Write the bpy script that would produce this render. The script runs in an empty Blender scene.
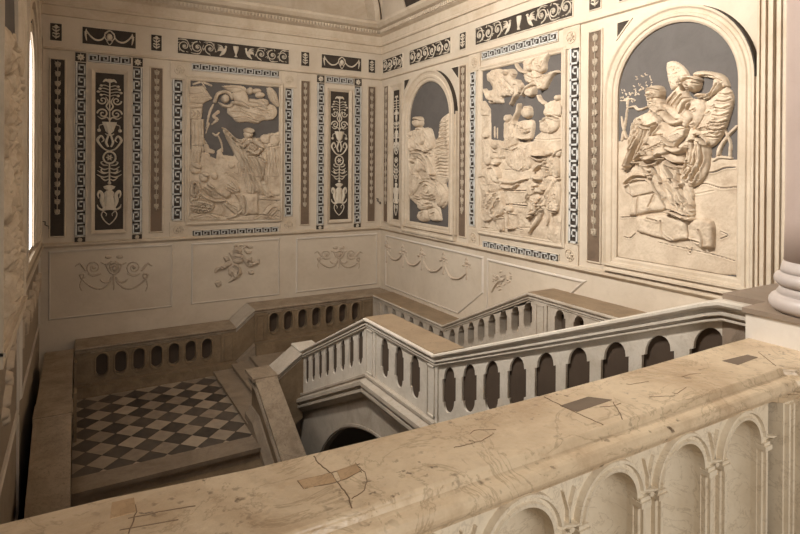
import bpy, bmesh, math, random
import numpy as np
from mathutils import Matrix, Vector
from mathutils.geometry import tessellate_polygon
random.seed(7); rng = np.random.default_rng(7)
SC = bpy.context.scene
COL = SC.collection
R_ = math.radians
# ------------------------------------------------------------------ camera
F, CY, YAW, PIT, ROL = 556.9, 169.64, 0.5240233, -0.0036688, 0.0063548
EYE = np.array([0.0, 0.0, 1.7])
fw = np.array([math.sin(YAW)*math.cos(PIT), math.cos(YAW)*math.cos(PIT), math.sin(PIT)])
r0 = np.array([math.cos(YAW), -math.sin(YAW), 0.0]); u0 = np.cross(r0, fw)
RT = r0*math.cos(ROL)+u0*math.sin(ROL); UP = -r0*math.sin(ROL)+u0*math.cos(ROL)
cam = bpy.data.objects.new('camera', bpy.data.cameras.new('camera')); COL.objects.link(cam)
m = Matrix.Identity(4)
for i in range(3):
    m[i][0] = RT[i]; m[i][1] = UP[i]; m[i][2] = -fw[i]; m[i][3] = EYE[i]
cam.matrix_world = m
cam.data.sensor_width = 36; cam.data.lens = F/800*36
cam.data.shift_x = 0; cam.data.shift_y = -(267-CY)/800
cam.data.clip_start = 0.05
SC.camera = cam
SC.view_settings.view_transform = 'Standard'; SC.view_settings.look = 'None'
SC.view_settings.gamma = 1; SC.view_settings.use_curve_mapping = False
SC.view_settings.exposure = 0.46
# ------------------------------------------------------------------ world and lights
w = bpy.data.worlds.new('world'); SC.world = w; w.use_nodes = True
bg = w.node_tree.nodes['Background']
bg.inputs[0].default_value = (1.0, 0.95, 0.88, 1); bg.inputs[1].default_value = 0.05
def area(name, loc, rot, sx, sy, power, colr):
    l = bpy.data.lights.new(name, 'AREA'); l.shape = 'RECTANGLE'; l.size = sx; l.size_y = sy
    l.energy = power; l.color = colr
    o = bpy.data.objects.new(name, l); o.location = loc; o.rotation_euler = rot; COL.objects.link(o)
    return o
# daylight through the windows of the left wall (far one in view; the upper one unseen, added as main light)
area('left_wall_light', (-0.33, 6.85, 2.1), (0, R_(-90), 0), 1.8, 0.8, 8, (1.0, 0.97, 0.93))
k = area('left_wall_light', (-0.42, 4.0, 4.75), (0, R_(-74), 0), 1.1, 1.1, 640, (1.0, 0.97, 0.92)); k.data.spread = R_(150)
area('gallery_daylight', (0.6, -2.3, 2.5), (R_(70), 0, R_(-14)), 0.8, 0.8, 72, (1.0, 0.96, 0.90))
# ------------------------------------------------------------------ pixel -> plane helpers
YA, XB, XC = 9.98, 5.319, -0.50
def ray(px, py): return fw+RT*(px-400)/F-UP*(py-CY)/F
def on(ax, v, px, py):
    D = ray(px, py); t = (v-EYE[ax])/D[ax]; return EYE+t*D
class Wall:
    def __init__(s, kind, off=0.0): s.k = kind; s.off = off
    def px(s, x, y):
        if s.k == 'A': p = on(1, YA, x, y); return (p[0], p[2])
        p = on(0, XB if s.k == 'B' else XC+s.off, x, y); return (p[1], p[2])
    def W(s, u, v, h):
        if s.k == 'A': return (u, YA-h, v)
        if s.k == 'B': return (XB-h, u, v)
        return (XC+s.off+h, u, v)
A, B, C = Wall('A'), Wall('B'), Wall('C')
C2 = Wall('C', .07)
# ------------------------------------------------------------------ materials
def nmat(name, base, rough=0.75, dark=None, scale=3.0, amt=0.35, bump=0.15, bscale=60, speck=0.0, vein=0.0, veincol=(0.25,0.16,0.08), spec=0.3):
    m = bpy.data.materials.new(name); m.use_nodes = True; nt = m.node_tree; N = nt.nodes; L = nt.links
    b = N['Principled BSDF']; b.inputs['Roughness'].default_value = rough
    b.inputs['Specular IOR Level'].default_value = spec
    tc = N.new('ShaderNodeTexCoord'); geo = N.new('ShaderNodeNewGeometry')
    def noise(sc, det=6, rgh=0.6, dist=0.0):
        n = N.new('ShaderNodeTexNoise'); n.inputs['Scale'].default_value = sc; n.inputs['Detail'].default_value = det
        n.inputs['Roughness'].default_value = rgh; n.inputs['Distortion'].default_value = dist
        L.new(geo.outputs['Position'], n.inputs['Vector']); return n
    def ramp(src, a, bb):
        r = N.new('ShaderNodeMapRange'); r.inputs[1].default_value = a; r.inputs[2].default_value = bb
        L.new(src, r.inputs[0]); return r.outputs[0]
    def mix(c1, c2, fac):
        x = N.new('ShaderNodeMix'); x.data_type = 'RGBA'
        if isinstance(c1, tuple): x.inputs[6].default_value = (*c1, 1)
        else: L.new(c1, x.inputs[6])
        x.inputs[7].default_value = (*c2, 1)
        if isinstance(fac, float): x.inputs[0].default_value = fac
        else: L.new(fac, x.inputs[0])
        return x.outputs[2]
    def mul(a, k):
        x = N.new('ShaderNodeMath'); x.operation = 'MULTIPLY'; L.new(a, x.inputs[0]); x.inputs[1].default_value = k; return x.outputs[0]
    dk = dark or tuple(c*0.6 for c in base)
    n1 = noise(scale, 8, 0.65, 0.6)
    c = mix(base, dk, mul(ramp(n1.outputs['Fac'], 0.42, 0.72), amt))
    n2 = noise(scale*9, 6, 0.7)
    c = mix(c, dk, mul(ramp(n2.outputs['Fac'], 0.5, 0.8), amt*0.6))
    if vein:
        n3 = noise(scale*1.7, 9, 0.62, 1.6)
        r = N.new('ShaderNodeMath'); r.operation = 'SUBTRACT'; L.new(n3.outputs['Fac'], r.inputs[0]); r.inputs[1].default_value = 0.5
        ab = N.new('ShaderNodeMath'); ab.operation = 'ABSOLUTE'; L.new(r.outputs[0], ab.inputs[0])
        c = mix(c, veincol, mul(ramp(ab.outputs[0], 0.016, 0.0), vein))
    if speck:
        n4 = noise(42, 3, 0.5); n5 = noise(6, 3, 0.5)
        ad = N.new('ShaderNodeMath'); ad.operation = 'MULTIPLY'
        L.new(ramp(n4.outputs['Fac'], 0.60, 0.68), ad.inputs[0]); L.new(ramp(n5.outputs['Fac'], 0.45, 0.65), ad.inputs[1])
        c = mix(c, (0.10, 0.055, 0.025), mul(ad.outputs[0], speck))
    L.new(c, b.inputs['Base Color'])
    if bump:
        nb = noise(bscale, 6, 0.6); bp = N.new('ShaderNodeBump'); bp.inputs['Strength'].default_value = bump
        bp.inputs['Distance'].default_value = 0.01
        L.new(nb.outputs['Fac'], bp.inputs['Height']); L.new(bp.outputs[0], b.inputs['Normal'])
    return m
MT = {
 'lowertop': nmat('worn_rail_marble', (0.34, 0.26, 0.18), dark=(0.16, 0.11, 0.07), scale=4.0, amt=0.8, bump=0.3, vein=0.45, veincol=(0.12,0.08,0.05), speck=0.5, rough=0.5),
 'stripo': nmat('strip_stucco', (0.46, 0.38, 0.285), dark=(0.28, 0.21, 0.14), scale=9, amt=0.5, bump=0.1),
 'wallc': nmat('shaded_cream_plaster', (0.31, 0.245, 0.18), dark=(0.20, 0.15, 0.105), scale=1.2, amt=0.6),  # same cream plaster, darkened to paint the shade on the left wall
 'ceil': nmat('ceiling_plaster', (0.34, 0.27, 0.20), dark=(0.2, 0.15, 0.1), scale=1.5, amt=0.5),
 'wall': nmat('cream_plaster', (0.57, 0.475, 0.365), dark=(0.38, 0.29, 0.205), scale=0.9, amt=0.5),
 'dado': nmat('dado_plaster', (0.59, 0.515, 0.43), dark=(0.43, 0.355, 0.285), scale=0.8, amt=0.5),
 'trim': nmat('ochre_cream_trim', (0.57, 0.47, 0.355), dark=(0.38, 0.275, 0.175), scale=2.2, amt=0.6),
 'relief': nmat('relief_stucco', (0.59, 0.475, 0.35), dark=(0.27, 0.18, 0.11), scale=3.5, amt=0.6, bump=0.4, bscale=45),
 'slate': nmat('grey_ground', (0.115, 0.100, 0.089), dark=(0.075, 0.064, 0.057), scale=4, amt=0.5, bump=0.1),
 'dark': nmat('dark_ground', (0.052, 0.038, 0.027), dark=(0.02, 0.015, 0.01), scale=6, amt=0.6, bump=0.1),
 'brown': nmat('brown_ground', (0.17, 0.115, 0.075), dark=(0.09, 0.06, 0.04), scale=4, amt=0.6, bump=0.1),
 'orn': nmat('ornament_stucco', (0.62, 0.535, 0.42), dark=(0.38, 0.29, 0.20), scale=7, amt=0.5, bump=0.1),
 'coping': nmat('ochre_marble', (0.66, 0.51, 0.34), dark=(0.36, 0.225, 0.12), scale=2.0, amt=0.95, bump=0.45, bscale=22, speck=0.9, vein=0.5, rough=0.36, spec=0.5),
 'niche': nmat('veined_marble', (0.76, 0.66, 0.51), dark=(0.52, 0.40, 0.26), scale=4.0, amt=0.5, bump=0.12, vein=0.32, speck=0.2, rough=0.42, spec=0.4),
 'rail': nmat('grey_marble', (0.47, 0.40, 0.32), dark=(0.26, 0.20, 0.14), scale=3.0, amt=0.6, bump=0.15, vein=0.25, rough=0.55),
 'railtop': nmat('brown_stone', (0.30, 0.215, 0.135), dark=(0.17, 0.115, 0.07), scale=4.0, amt=0.7, bump=0.2, vein=0.4, speck=0.6, rough=0.55),
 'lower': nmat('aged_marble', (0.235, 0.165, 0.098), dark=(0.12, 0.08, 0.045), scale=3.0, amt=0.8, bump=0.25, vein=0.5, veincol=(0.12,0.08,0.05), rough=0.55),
 'step': nmat('step_marble', (0.29, 0.222, 0.158), dark=(0.14, 0.10, 0.065), scale=3.0, amt=0.7, bump=0.2, vein=0.4, rough=0.5),
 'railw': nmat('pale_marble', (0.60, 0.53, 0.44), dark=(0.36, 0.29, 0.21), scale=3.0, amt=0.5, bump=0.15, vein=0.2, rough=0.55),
 'back': nmat('recess_shade_stone', (0.075, 0.050, 0.033), scale=2.0, amt=0.5),  # brown recess backs; dark colour also stands for shade in wall rail openings
 'white': nmat('white_marble', (0.80, 0.72, 0.62), dark=(0.6, 0.5, 0.4), scale=3.0, amt=0.4, bump=0.05, rough=0.4),
 'pedtop': nmat('pedestal_stone', (0.30, 0.225, 0.165), dark=(0.2, 0.15, 0.1), scale=5.0, amt=0.5, bump=0.1),
 'column': nmat('pink_column', (0.52, 0.40, 0.34), dark=(0.4, 0.3, 0.25), scale=3.0, amt=0.4, bump=0.03, rough=0.4),
 'colbase': nmat('column_base_marble', (0.55, 0.47, 0.42), dark=(0.42, 0.35, 0.30), scale=5.0, amt=0.4, bump=0.05, rough=0.4),
 'tan': nmat('tan_stucco', (0.50, 0.40, 0.30), dark=(0.30, 0.22, 0.15), scale=5, amt=0.5, bump=0.2),
 'key': nmat('grey_white_stucco', (0.55, 0.525, 0.48), dark=(0.45, 0.42, 0.38), scale=9, amt=0.4, bump=0.05),
 'void': nmat('shadowed_plaster', (0.05, 0.036, 0.026), scale=2.0, amt=0.5),  # near-black colour stands in for the shade behind the arch
 'crack': nmat('crack_filler', (0.20, 0.13, 0.075), scale=9.0, amt=0.5),
 'patch': nmat('grey_patch', (0.20, 0.145, 0.10), scale=12.0, amt=0.5),
 'patch2': nmat('ochre_patch', (0.50, 0.335, 0.19), dark=(0.30, 0.18, 0.09), scale=6.0, amt=0.7, vein=0.5),
}
def glass_mat():
    m = bpy.data.materials.new('bright_daylit_pane'); m.use_nodes = True
    b = m.node_tree.nodes['Principled BSDF']; b.inputs['Base Color'].default_value = (0.9, 0.9, 0.9, 1)
    b.inputs['Emission Color'].default_value = (1, 0.98, 0.95, 1); b.inputs['Emission Strength'].default_value = 3.0
    return m
MT['pane'] = glass_mat()
def tile_mat():
    m = bpy.data.materials.new('chequered_marble'); m.use_nodes = True; nt = m.node_tree; N = nt.nodes; L = nt.links
    b = N['Principled BSDF']; b.inputs['Roughness'].default_value = 0.42
    geo = N.new('ShaderNodeNewGeometry'); sp = N.new('ShaderNodeSeparateXYZ'); L.new(geo.outputs['Position'], sp.inputs[0])
    def M(op, a, c=None):
        x = N.new('ShaderNodeMath'); x.operation = op
        for i, q in enumerate((a, c)):
            if q is None: continue
            if isinstance(q, (int, float)): x.inputs[i].default_value = q
            else: L.new(q, x.inputs[i])
        return x.outputs[0]
    dx = M('DIVIDE', M('SUBTRACT', sp.outputs[0], 0.59), 0.335); dy = M('DIVIDE', M('SUBTRACT', sp.outputs[1], 7.91), 0.345)
    a = M('ADD', M('ADD', dx, dy), 0.5); c = M('ADD', M('SUBTRACT', dx, dy), 0.5)
    fa = M('FLOOR', a); fc = M('FLOOR', c)
    par = M('ABSOLUTE', M('MODULO', M('ADD', fa, fc), 2.0))
    cb = N.new('ShaderNodeCombineXYZ'); L.new(fa, cb.inputs[0]); L.new(fc, cb.inputs[1])
    wn = N.new('ShaderNodeTexWhiteNoise'); L.new(cb.outputs[0], wn.inputs['Vector'])
    ns = N.new('ShaderNodeTexNoise'); ns.inputs['Scale'].default_value = 9; ns.inputs['Detail'].default_value = 7
    L.new(geo.outputs['Position'], ns.inputs['Vector'])
    v = M('ADD', M('MULTIPLY', wn.outputs[0], 0.6), M('MULTIPLY', ns.outputs['Fac'], 0.7))
    def mix(c1, c2, f):
        x = N.new('ShaderNodeMix'); x.data_type = 'RGBA'; L.new(f, x.inputs[0])
        for k, q in ((6, c1), (7, c2)):
            if isinstance(q, tuple): x.inputs[k].default_value = (*q, 1)
            else: L.new(q, x.inputs[k])
        return x.outputs[2]
    lt = mix((0.15, 0.112, 0.08), (0.42, 0.33, 0.235), v); dk = mix((0.02, 0.016, 0.013), (0.11, 0.085, 0.065), v)
    col = mix(lt, dk, par)
    # joints
    def edge(q, fq):
        fr = M('SUBTRACT', q, fq); return M('MINIMUM', fr, M('SUBTRACT', 1.0, fr))
    e = M('LESS_THAN', M('MINIMUM', edge(a, fa), edge(c, fc)), 0.012)
    col = mix(col, (0.05, 0.035, 0.025), e)
    L.new(col, b.inputs['Base Color'])
    return m
MT['tile'] = tile_mat()
# ------------------------------------------------------------------ mesh builder
class MB:
    def __init__(s): s.v = []; s.f = []
    def add(s, vs, fs):
        o = len(s.v); s.v += [tuple(map(float, q)) for q in vs]; s.f += [tuple(i+o for i in q) for q in fs]
    def box(s, x0, x1, y0, y1, z0, z1):
        x0, x1 = min(x0, x1), max(x0, x1); y0, y1 = min(y0, y1), max(y0, y1); z0, z1 = min(z0, z1), max(z0, z1)
        s.add([(x0,y0,z0),(x1,y0,z0),(x1,y1,z0),(x0,y1,z0),(x0,y0,z1),(x1,y0,z1),(x1,y1,z1),(x0,y1,z1)],
              [(0,3,2,1),(4,5,6,7),(0,1,5,4),(1,2,6,5),(2,3,7,6),(3,0,4,7)])
    def sweep(s, rings, closed_ring=True, closed_path=False, caps=True):
        n = len(rings[0]); k = len(rings)
        vs = [p for r in rings for p in r]; fs = []
        for i in range(k if closed_path else k-1):
            j = (i+1) % k
            for a in range(n if closed_ring else n-1):
                b = (a+1) % n
                fs.append((i*n+a, i*n+b, j*n+b, j*n+a))
        if caps and closed_ring and not closed_path:
            fs.append(tuple(range(n))); fs.append(tuple((k-1)*n+i for i in range(n-1, -1, -1)))
        s.add(vs, fs)
    def wbox(s, W, u0, u1, v0, v1, h0, h1):
        p = [W.W(u, v, h) for u in (u0, u1) for v in (v0, v1) for h in (h0, h1)]
        a = np.min(p, 0); b = np.max(p, 0); s.box(a[0], b[0], a[1], b[1], a[2], b[2])
    def frame(s, W, pts, prof, closed=True):
        """profile (outward offset, height off the wall) swept round a 2-D path on a wall"""
        P = np.array(pts, float); n = len(P); rings = []
        area2 = sum(P[i][0]*P[(i+1) % n][1]-P[(i+1) % n][0]*P[i][1] for i in range(n))
        sg = 1 if area2 > 0 else -1
        for i in range(n):
            a = P[i-1] if (closed or i > 0) else None; c = P[(i+1) % n] if (closed or i < n-1) else None
            ds = []
            if a is not None: ds.append((P[i]-a)/max(1e-9, np.linalg.norm(P[i]-a)))
            if c is not None: ds.append((c-P[i])/max(1e-9, np.linalg.norm(c-P[i])))
            ns = [np.array([d[1], -d[0]])*sg for d in ds]
            nn = sum(ns); nn = nn/max(1e-9, np.linalg.norm(nn)); k = 1/max(0.35, float(nn@ns[0]))
            rings.append([W.W(*(P[i]+nn*k*o), h) for o, h in prof])
        s.sweep(rings, closed_ring=True, closed_path=closed)
    def plate(s, W, outer, holes, h0, h1):
        """flat plate on a wall (u,v) with holes, between heights h0 and h1"""
        loops = [outer]+holes
        tri = tessellate_polygon([[Vector((p[0], p[1], 0)) for p in l] for l in loops])
        flat = [p for l in loops for p in l]; n = len(flat)
        f = [W(p[0], p[1], h1) for p in flat]+[W(p[0], p[1], h0) for p in flat]
        fs = [tuple(t) for t in tri]+[(t[2]+n, t[1]+n, t[0]+n) for t in tri]
        o = 0
        for l in loops:
            k = len(l)
            for i in range(k):
                j = (i+1) % k; fs.append((o+i, o+j, o+j+n, o+i+n))
            o += k
        s.add(f, fs)
    def ribbon(s, W, pts, wd, h0=0.010, h1=0.022):
        P = np.array(pts, float); n = len(P)
        if n < 2: return
        wd = np.full(n, wd) if np.isscalar(wd) else np.interp(np.linspace(0, 1, n), np.linspace(0, 1, len(wd)), wd)
        T = np.gradient(P, axis=0); T /= np.maximum(1e-9, np.linalg.norm(T, axis=1))[:, None]
        Nn = np.stack([-T[:, 1], T[:, 0]], 1)
        vs = []
        for i in range(n):
            for q, h in ((1, h0), (0.45, h1), (-0.45, h1), (-1, h0)):
                c = P[i]+Nn[i]*wd[i]*0.5*q; vs.append(W.W(c[0], c[1], h))
        fs = [(i*4+a, i*4+a+1, i*4+a+5, i*4+a+4) for i in range(n-1) for a in range(3)]
        fs += [(0, 1, 2, 3), tuple((n-1)*4+a for a in (3, 2, 1, 0))]
        s.add(vs, fs)
    def blob(s, W, c, ru, rv, h0=0.008, h1=0.03, n=10):
        vs = [W.W(c[0]+ru*math.cos(2*math.pi*i/n), c[1]+rv*math.sin(2*math.pi*i/n), h0) for i in range(n)]
        vs += [W.W(c[0]+.6*ru*math.cos(2*math.pi*i/n), c[1]+.6*rv*math.sin(2*math.pi*i/n), h1) for i in range(n)]
        fs = [(i, (i+1) % n, n+(i+1) % n, n+i) for i in range(n)]+[tuple(range(n, 2*n))]
        s.add(vs, fs)
    def lathe(s, c, prof, n=48):
        rings = [[(c[0]+r*math.cos(2*math.pi*i/n), c[1]+r*math.sin(2*math.pi*i/n), z) for i in range(n)] for r, z in prof]
        s.sweep(rings, closed_ring=True)
    def build(s, name, mat, parent=None, smooth=False, origin=None, fix=True):
        loc = ROOT.get(parent.name, (0, 0, 0)) if parent else origin
        if loc is None:
            V = np.array(s.v); loc = ((V[:, 0].min()+V[:, 0].max())/2, (V[:, 1].min()+V[:, 1].max())/2, V[:, 2].min())
        me = bpy.data.meshes.new(name)
        me.from_pydata([(x-loc[0], y-loc[1], z-loc[2]) for x, y, z in s.v], [], s.f); me.update()
        if fix:
            bm = bmesh.new(); bm.from_mesh(me); bmesh.ops.recalc_face_normals(bm, faces=bm.faces); bm.to_mesh(me); bm.free()
        me.materials.append(MT[mat])
        if smooth: me.polygons.foreach_set('use_smooth', [True]*len(me.polygons))
        o = bpy.data.objects.new(name, me); COL.objects.link(o)
        if parent: o.parent = parent; ROOT[o.name] = loc
        else: o.location = loc; ROOT[o.name] = loc
        return o
ROOT = {}
def thing(name, label, cat, loc, group=None, kind=None):
    o = bpy.data.objects.new(name, None); COL.objects.link(o); o.location = loc; o.empty_display_size = 0.1
    ROOT[o.name] = tuple(loc); return tag(o, label, cat, group, kind)
def tag(o, label=None, cat=None, group=None, kind=None):
    if label: o['label'] = label
    if cat: o['category'] = cat
    if group: o['group'] = group
    if kind: o['kind'] = kind
    return o
def wthing(name, W, u, v, label, cat, group=None): return thing(name, label, cat, W.W(u, v, 0), group)
def rect(u0, u1, v0, v1): return [(u0, v0), (u1, v0), (u1, v1), (u0, v1)]
def arch(c, r, v0, vs, n=28):
    return [(c-r, v0), (c+r, v0)]+[(c+r*math.cos(math.pi*i/n), vs+r*math.sin(math.pi*i/n)) for i in range(n+1)]
def smoothline(pts, k=6):
    P = [np.array(p, float) for p in pts]
    if len(P) < 3: return [tuple(p) for p in P]
    Q = [2*P[0]-P[1]]+P+[2*P[-1]-P[-2]]; out = []
    for i in range(1, len(Q)-2):
        a, b, c, d = Q[i-1:i+3]
        for j in range(k):
            t = j/k; out.append(tuple(0.5*(2*b+(c-a)*t+(2*a-5*b+4*c-d)*t*t+(3*b-3*c+d-a)*t**3)))
    out.append(tuple(P[-1])); return out
def spiral(c, r, turns, a0, dirn=1, n=26, rmin=0.12):
    return [(c[0]+r*(1-(1-rmin)*t)*math.cos(a0+dirn*2*math.pi*turns*t), c[1]+r*(1-(1-rmin)*t)*math.sin(a0+dirn*2*math.pi*turns*t)) for t in np.linspace(0, 1, n)]
# ================================================================== the room shell
def struct(name, mb, mat, label=None, **k):
    o = mb.build(name, mat, **k); o['kind'] = 'structure'
    if label: o['label'] = label
    return o
ZW0, ZW1 = -4.6, 6.3
b = MB(); b.box(XC-0.3, XB+0.3, YA, YA+0.3, ZW0, 4.45)
struct('wall_back', b, 'wall')
b = MB(); b.box(XB, XB+0.3, 2.0, YA, ZW0, ZW1); struct('wall_right', b, 'wall')
WIN = dict(c=6.80, r=0.43, v0=0.82, vs=2.62)
ADDED_WIN2 = dict(c=4.00, r=0.62, v0=4.05, vs=4.80)  # unseen upper window, added to carry the main light
b = MB(); b.plate(C.W, rect(0.0, YA, ZW0, ZW1), [arch(**WIN), arch(**ADDED_WIN2)], -0.3, 0)
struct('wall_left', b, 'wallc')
# back wall above the cornice with its shallow lunette
LC, LR = 3.73, 1.42
b = MB(); b.plate(A.W, rect(XC-.3, XB+.3, 4.45, ZW1), [arch(LC, LR, 4.60, 4.62)], -0.3, 0)
b.wbox(A, LC-LR-.1, LC+LR+.1, 4.5, ZW1, -0.35, -0.30)
struct('wall_lunette', b, 'trim')
b = MB(); b.box(XC-.3, XB+.3, -0.2, YA+.3, ZW1, ZW1+.2); struct('ceiling', b, 'ceil')
b = MB(); b.box(XC-.3, XB+.3, -0.2, YA+.3, ZW0-.2, ZW0); struct('floor', b, 'lower')
def window(n, wd):
    c, r, v0, vs = wd['c'], wd['r'], wd['v0'], wd['vs']
    b = MB(); o = arch(c, r, v0, vs)
    if n == 1:
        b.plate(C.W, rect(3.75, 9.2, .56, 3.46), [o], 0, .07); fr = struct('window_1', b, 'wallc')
    else:
        b.frame(C, o, [(0, 0), (0, .075), (.28, .075), (.28, 0)]); fr = struct('added_window_2', b, 'trim')
    for k, (q, h) in enumerate(((.0, .085), (.13, .10), (.30, .115), (.5, .13))):
        b = MB(); b.frame(C, arch(c, r+q+.004, v0, vs)[1:]+[(c-r-q-.004, v0)], [(0, .065), (0, h), (.09, h), (.09, .065)], closed=False); b.build('frame_moulding', 'trim', fr)
    b = MB(); b.plate(C.W, o, [], .055, .062); b.build('pane', 'pane', fr)
window(1, WIN); window(2, ADDED_WIN2)
# mouldings that run round the three walls
def run3(prof, y_start=0.0, y_end=2.0, only='CAB'):
    mb = MB(); rings = []
    for k in range(4):
        ring = []
        for o, z in prof:
            if k == 0: ring.append((XC+o, y_start, z))
            if k == 1: ring.append((XC+o, YA-o, z))
            if k == 2: ring.append((XB-o, YA-o, z))
            if k == 3: ring.append((XB-o, y_end, z))
        rings.append(ring)
    if only == 'AB': rings = rings[1:]
    mb.sweep(rings); return mb
b = run3([(0, .44), (.02, .445), (.055, .475), (.055, .50), (.02, .51), (0, .52)])
struct('trim_1', b, 'trim')
b = run3([(0, 3.46), (.03, 3.475), (.03, 3.50), (0, 3.51)]); struct('trim_2', b, 'trim')
b = run3([(0, 3.98), (.02, 3.99), (.02, 4.13), (.05, 4.14), (.05, 4.17), (.03, 4.19), (.03, 4.33), (.10, 4.36), (.10, 4.44), (.17, 4.47), (.22, 4.53), (.22, 4.58), (.19, 4.60), (0, 4.62)])
struct('trim_3', b, 'trim')
b = MB()
u = XC+.15
while u < XB-.14:
    b.wbox(A, u, u+.032, 4.37, 4.43, .09, .14); u += .06
u = 1.5
while u < YA-.14:
    if u > 2.05: b.wbox(B, u, u+.032, 4.37, 4.43, .09, .14)
    b.wbox(C, u, u+.032, 4.37, 4.43, .09, .14); u += .06
struct('trim_4', b, 'trim')
# lunette arch band with dark edge and dark spandrels
t = wthing('lunette_arch', A, LC, 4.6, 'plain cream lunette arch band above the cornice of the back wall', 'arch band')
b = MB(); b.frame(A, [p for p in arch(LC, LR, 4.62, 4.63)][1:]+[(LC-LR, 4.62)], [(0, 0), (0, .04), (.10, .06), (.13, .03), (.13, 0)], closed=False); b.build('archivolt', 'trim', t)
b = MB(); b.frame(A, [p for p in arch(LC, LR+.13, 4.62, 4.63)][1:]+[(LC-LR-.13, 4.62)], [(0, 0), (0, .012), (.035, .012), (.035, 0)], closed=False); b.build('dark_fillet', 'dark', t)
def tri_thing(W, pts, label, motif=True):
    t = wthing('spandrel_inlay', W, pts[0][0], pts[0][1], label, 'inlay', None)
    b = MB(); b.plate(W.W, pts, [], 0, .006); b.build('ground', 'dark', t)
    b = MB(); b.frame(W, pts, [(0, 0), (0, .02), (.025, .02), (.025, 0)]); b.build('rim', 'trim', t)
    return t
t = tri_thing(A, [(1.95, 4.66), (2.05, 4.66), (2.2, 5.3), (1.2, 5.3), (1.2, 4.66)], 'dark ornamented spandrel left of the lunette above the back cornice')
b = MB()
for k in range(5): b.ribbon(A, spiral((1.4+.16*k, 4.85), .075, 1.3, 0, 1), .018)
b.build('ornament', 'orn', t)
t = tri_thing(B, [(9.0, 4.70), (8.0, 4.70), (8.0, 5.4), (9.35, 5.4)], 'dark ornamented spandrel over the right wall cornice next to the corner')
b = MB()
for k in range(6): b.ribbon(B, spiral((8.2+.16*k, 4.9), .075, 1.3, 0, 1), .018)
b.build('ornament', 'orn', t)
# pilaster cluster on the right wall beside the great arched relief
t = thing('stepped_pilaster', 'tall cream pilaster with stepped vertical mouldings left of the column', 'pilaster', (XB, 2.5, .52))
b = MB()
b.wbox(B, 2.70, 2.0, .5, 3.98, 0, .05); b.wbox(B, 2.655, 2.0, .5, 3.98, 0, .10); b.build('shaft', 'trim', t)
for u0, u1, h in ((2.72, 2.70, .07), (2.64, 2.62, .13), (2.59, 2.555, .14), (2.53, 2.50, .125)):
    b = MB(); b.wbox(B, u0, u1, .52, 3.98, 0, h); b.build('vertical_moulding', 'trim', t)
# ================================================================== landings and stairs
L1, L2, L3, G = -1.70, -1.49, -0.61, 0.28
t = thing('lower_landing', 'chequered lower landing floor with pale stone border', 'landing', (0.95, 8, L1-.5), kind='structure')
b = MB(); b.box(-.05, 1.93, 7.0, 9.32, L1-.28, L1); b.build('chequered_floor', 'tile', t)
b = MB(); b.box(-.05, 1.93, 6.66, 7.0, L1-.045, L1+.001); b.box(-.05, 1.93, 6.69, 7.0, L1-.28, L1-.045); b.build('border', 'step', t)
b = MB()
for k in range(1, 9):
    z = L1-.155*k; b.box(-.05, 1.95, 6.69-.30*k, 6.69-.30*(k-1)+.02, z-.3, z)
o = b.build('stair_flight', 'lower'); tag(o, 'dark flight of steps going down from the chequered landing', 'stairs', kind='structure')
t = thing('short_stair', 'three low marble steps from the chequered landing to the corner landing', 'stairs', (2.2, 8, L1), kind='structure')
zs = [L1+.07, L1+.14, L2]
for x0, x1, z in ((1.93, 2.24, zs[0]), (2.22, 2.55, zs[1]), (2.53, 2.83, zs[2])):
    b = MB(); b.box(x0-.02, x1, 7.2, 9.42, z-.035, z); b.box(x0, x1, 7.2, 9.42, L1-.25, z-.03); b.build('step', 'step', t)
b = MB(); b.box(2.83, 4.9, 7.12, 9.42, L2-.3, L2); o = b.build('corner_landing', 'step'); tag(o, 'stone corner landing behind the middle balustrade', 'landing', kind='structure')
b = MB(); n = 6
for k in range(n):
    z = L2+(L3-L2)/n*(k+1); y1 = 7.12-1.92/n*k; b.box(2.83, 4.9, y1-1.92/n-.02, y1, z-.4, z)
o = b.build('stair_flight', 'step'); tag(o, 'stair flight rising along the right wall from the corner landing', 'stairs', kind='structure')
b = MB(); b.box(2.83, 4.9, 3.85, 5.2, L3-.3, L3); o = b.build('half_landing', 'step'); tag(o, 'small half landing between the two rising flights', 'landing', kind='structure')
b = MB(); n = 6
for k in range(n):
    z = L3+(G-L3)/n*(k+1); y1 = 3.85-2.4/n*k; b.box(2.83, 5.3, y1-2.4/n-.02, y1, z-.4, z)
o = b.build('stair_flight', 'step'); tag(o, 'last stair flight rising towards the column pedestal', 'stairs', kind='structure')
b = MB(); b.box(-.5, 5.3, -1.5, 1.30, G-.3, G); o = b.build('gallery_floor', 'step'); tag(o, 'upper gallery floor behind the front balustrade', 'floor', kind='structure')
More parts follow.
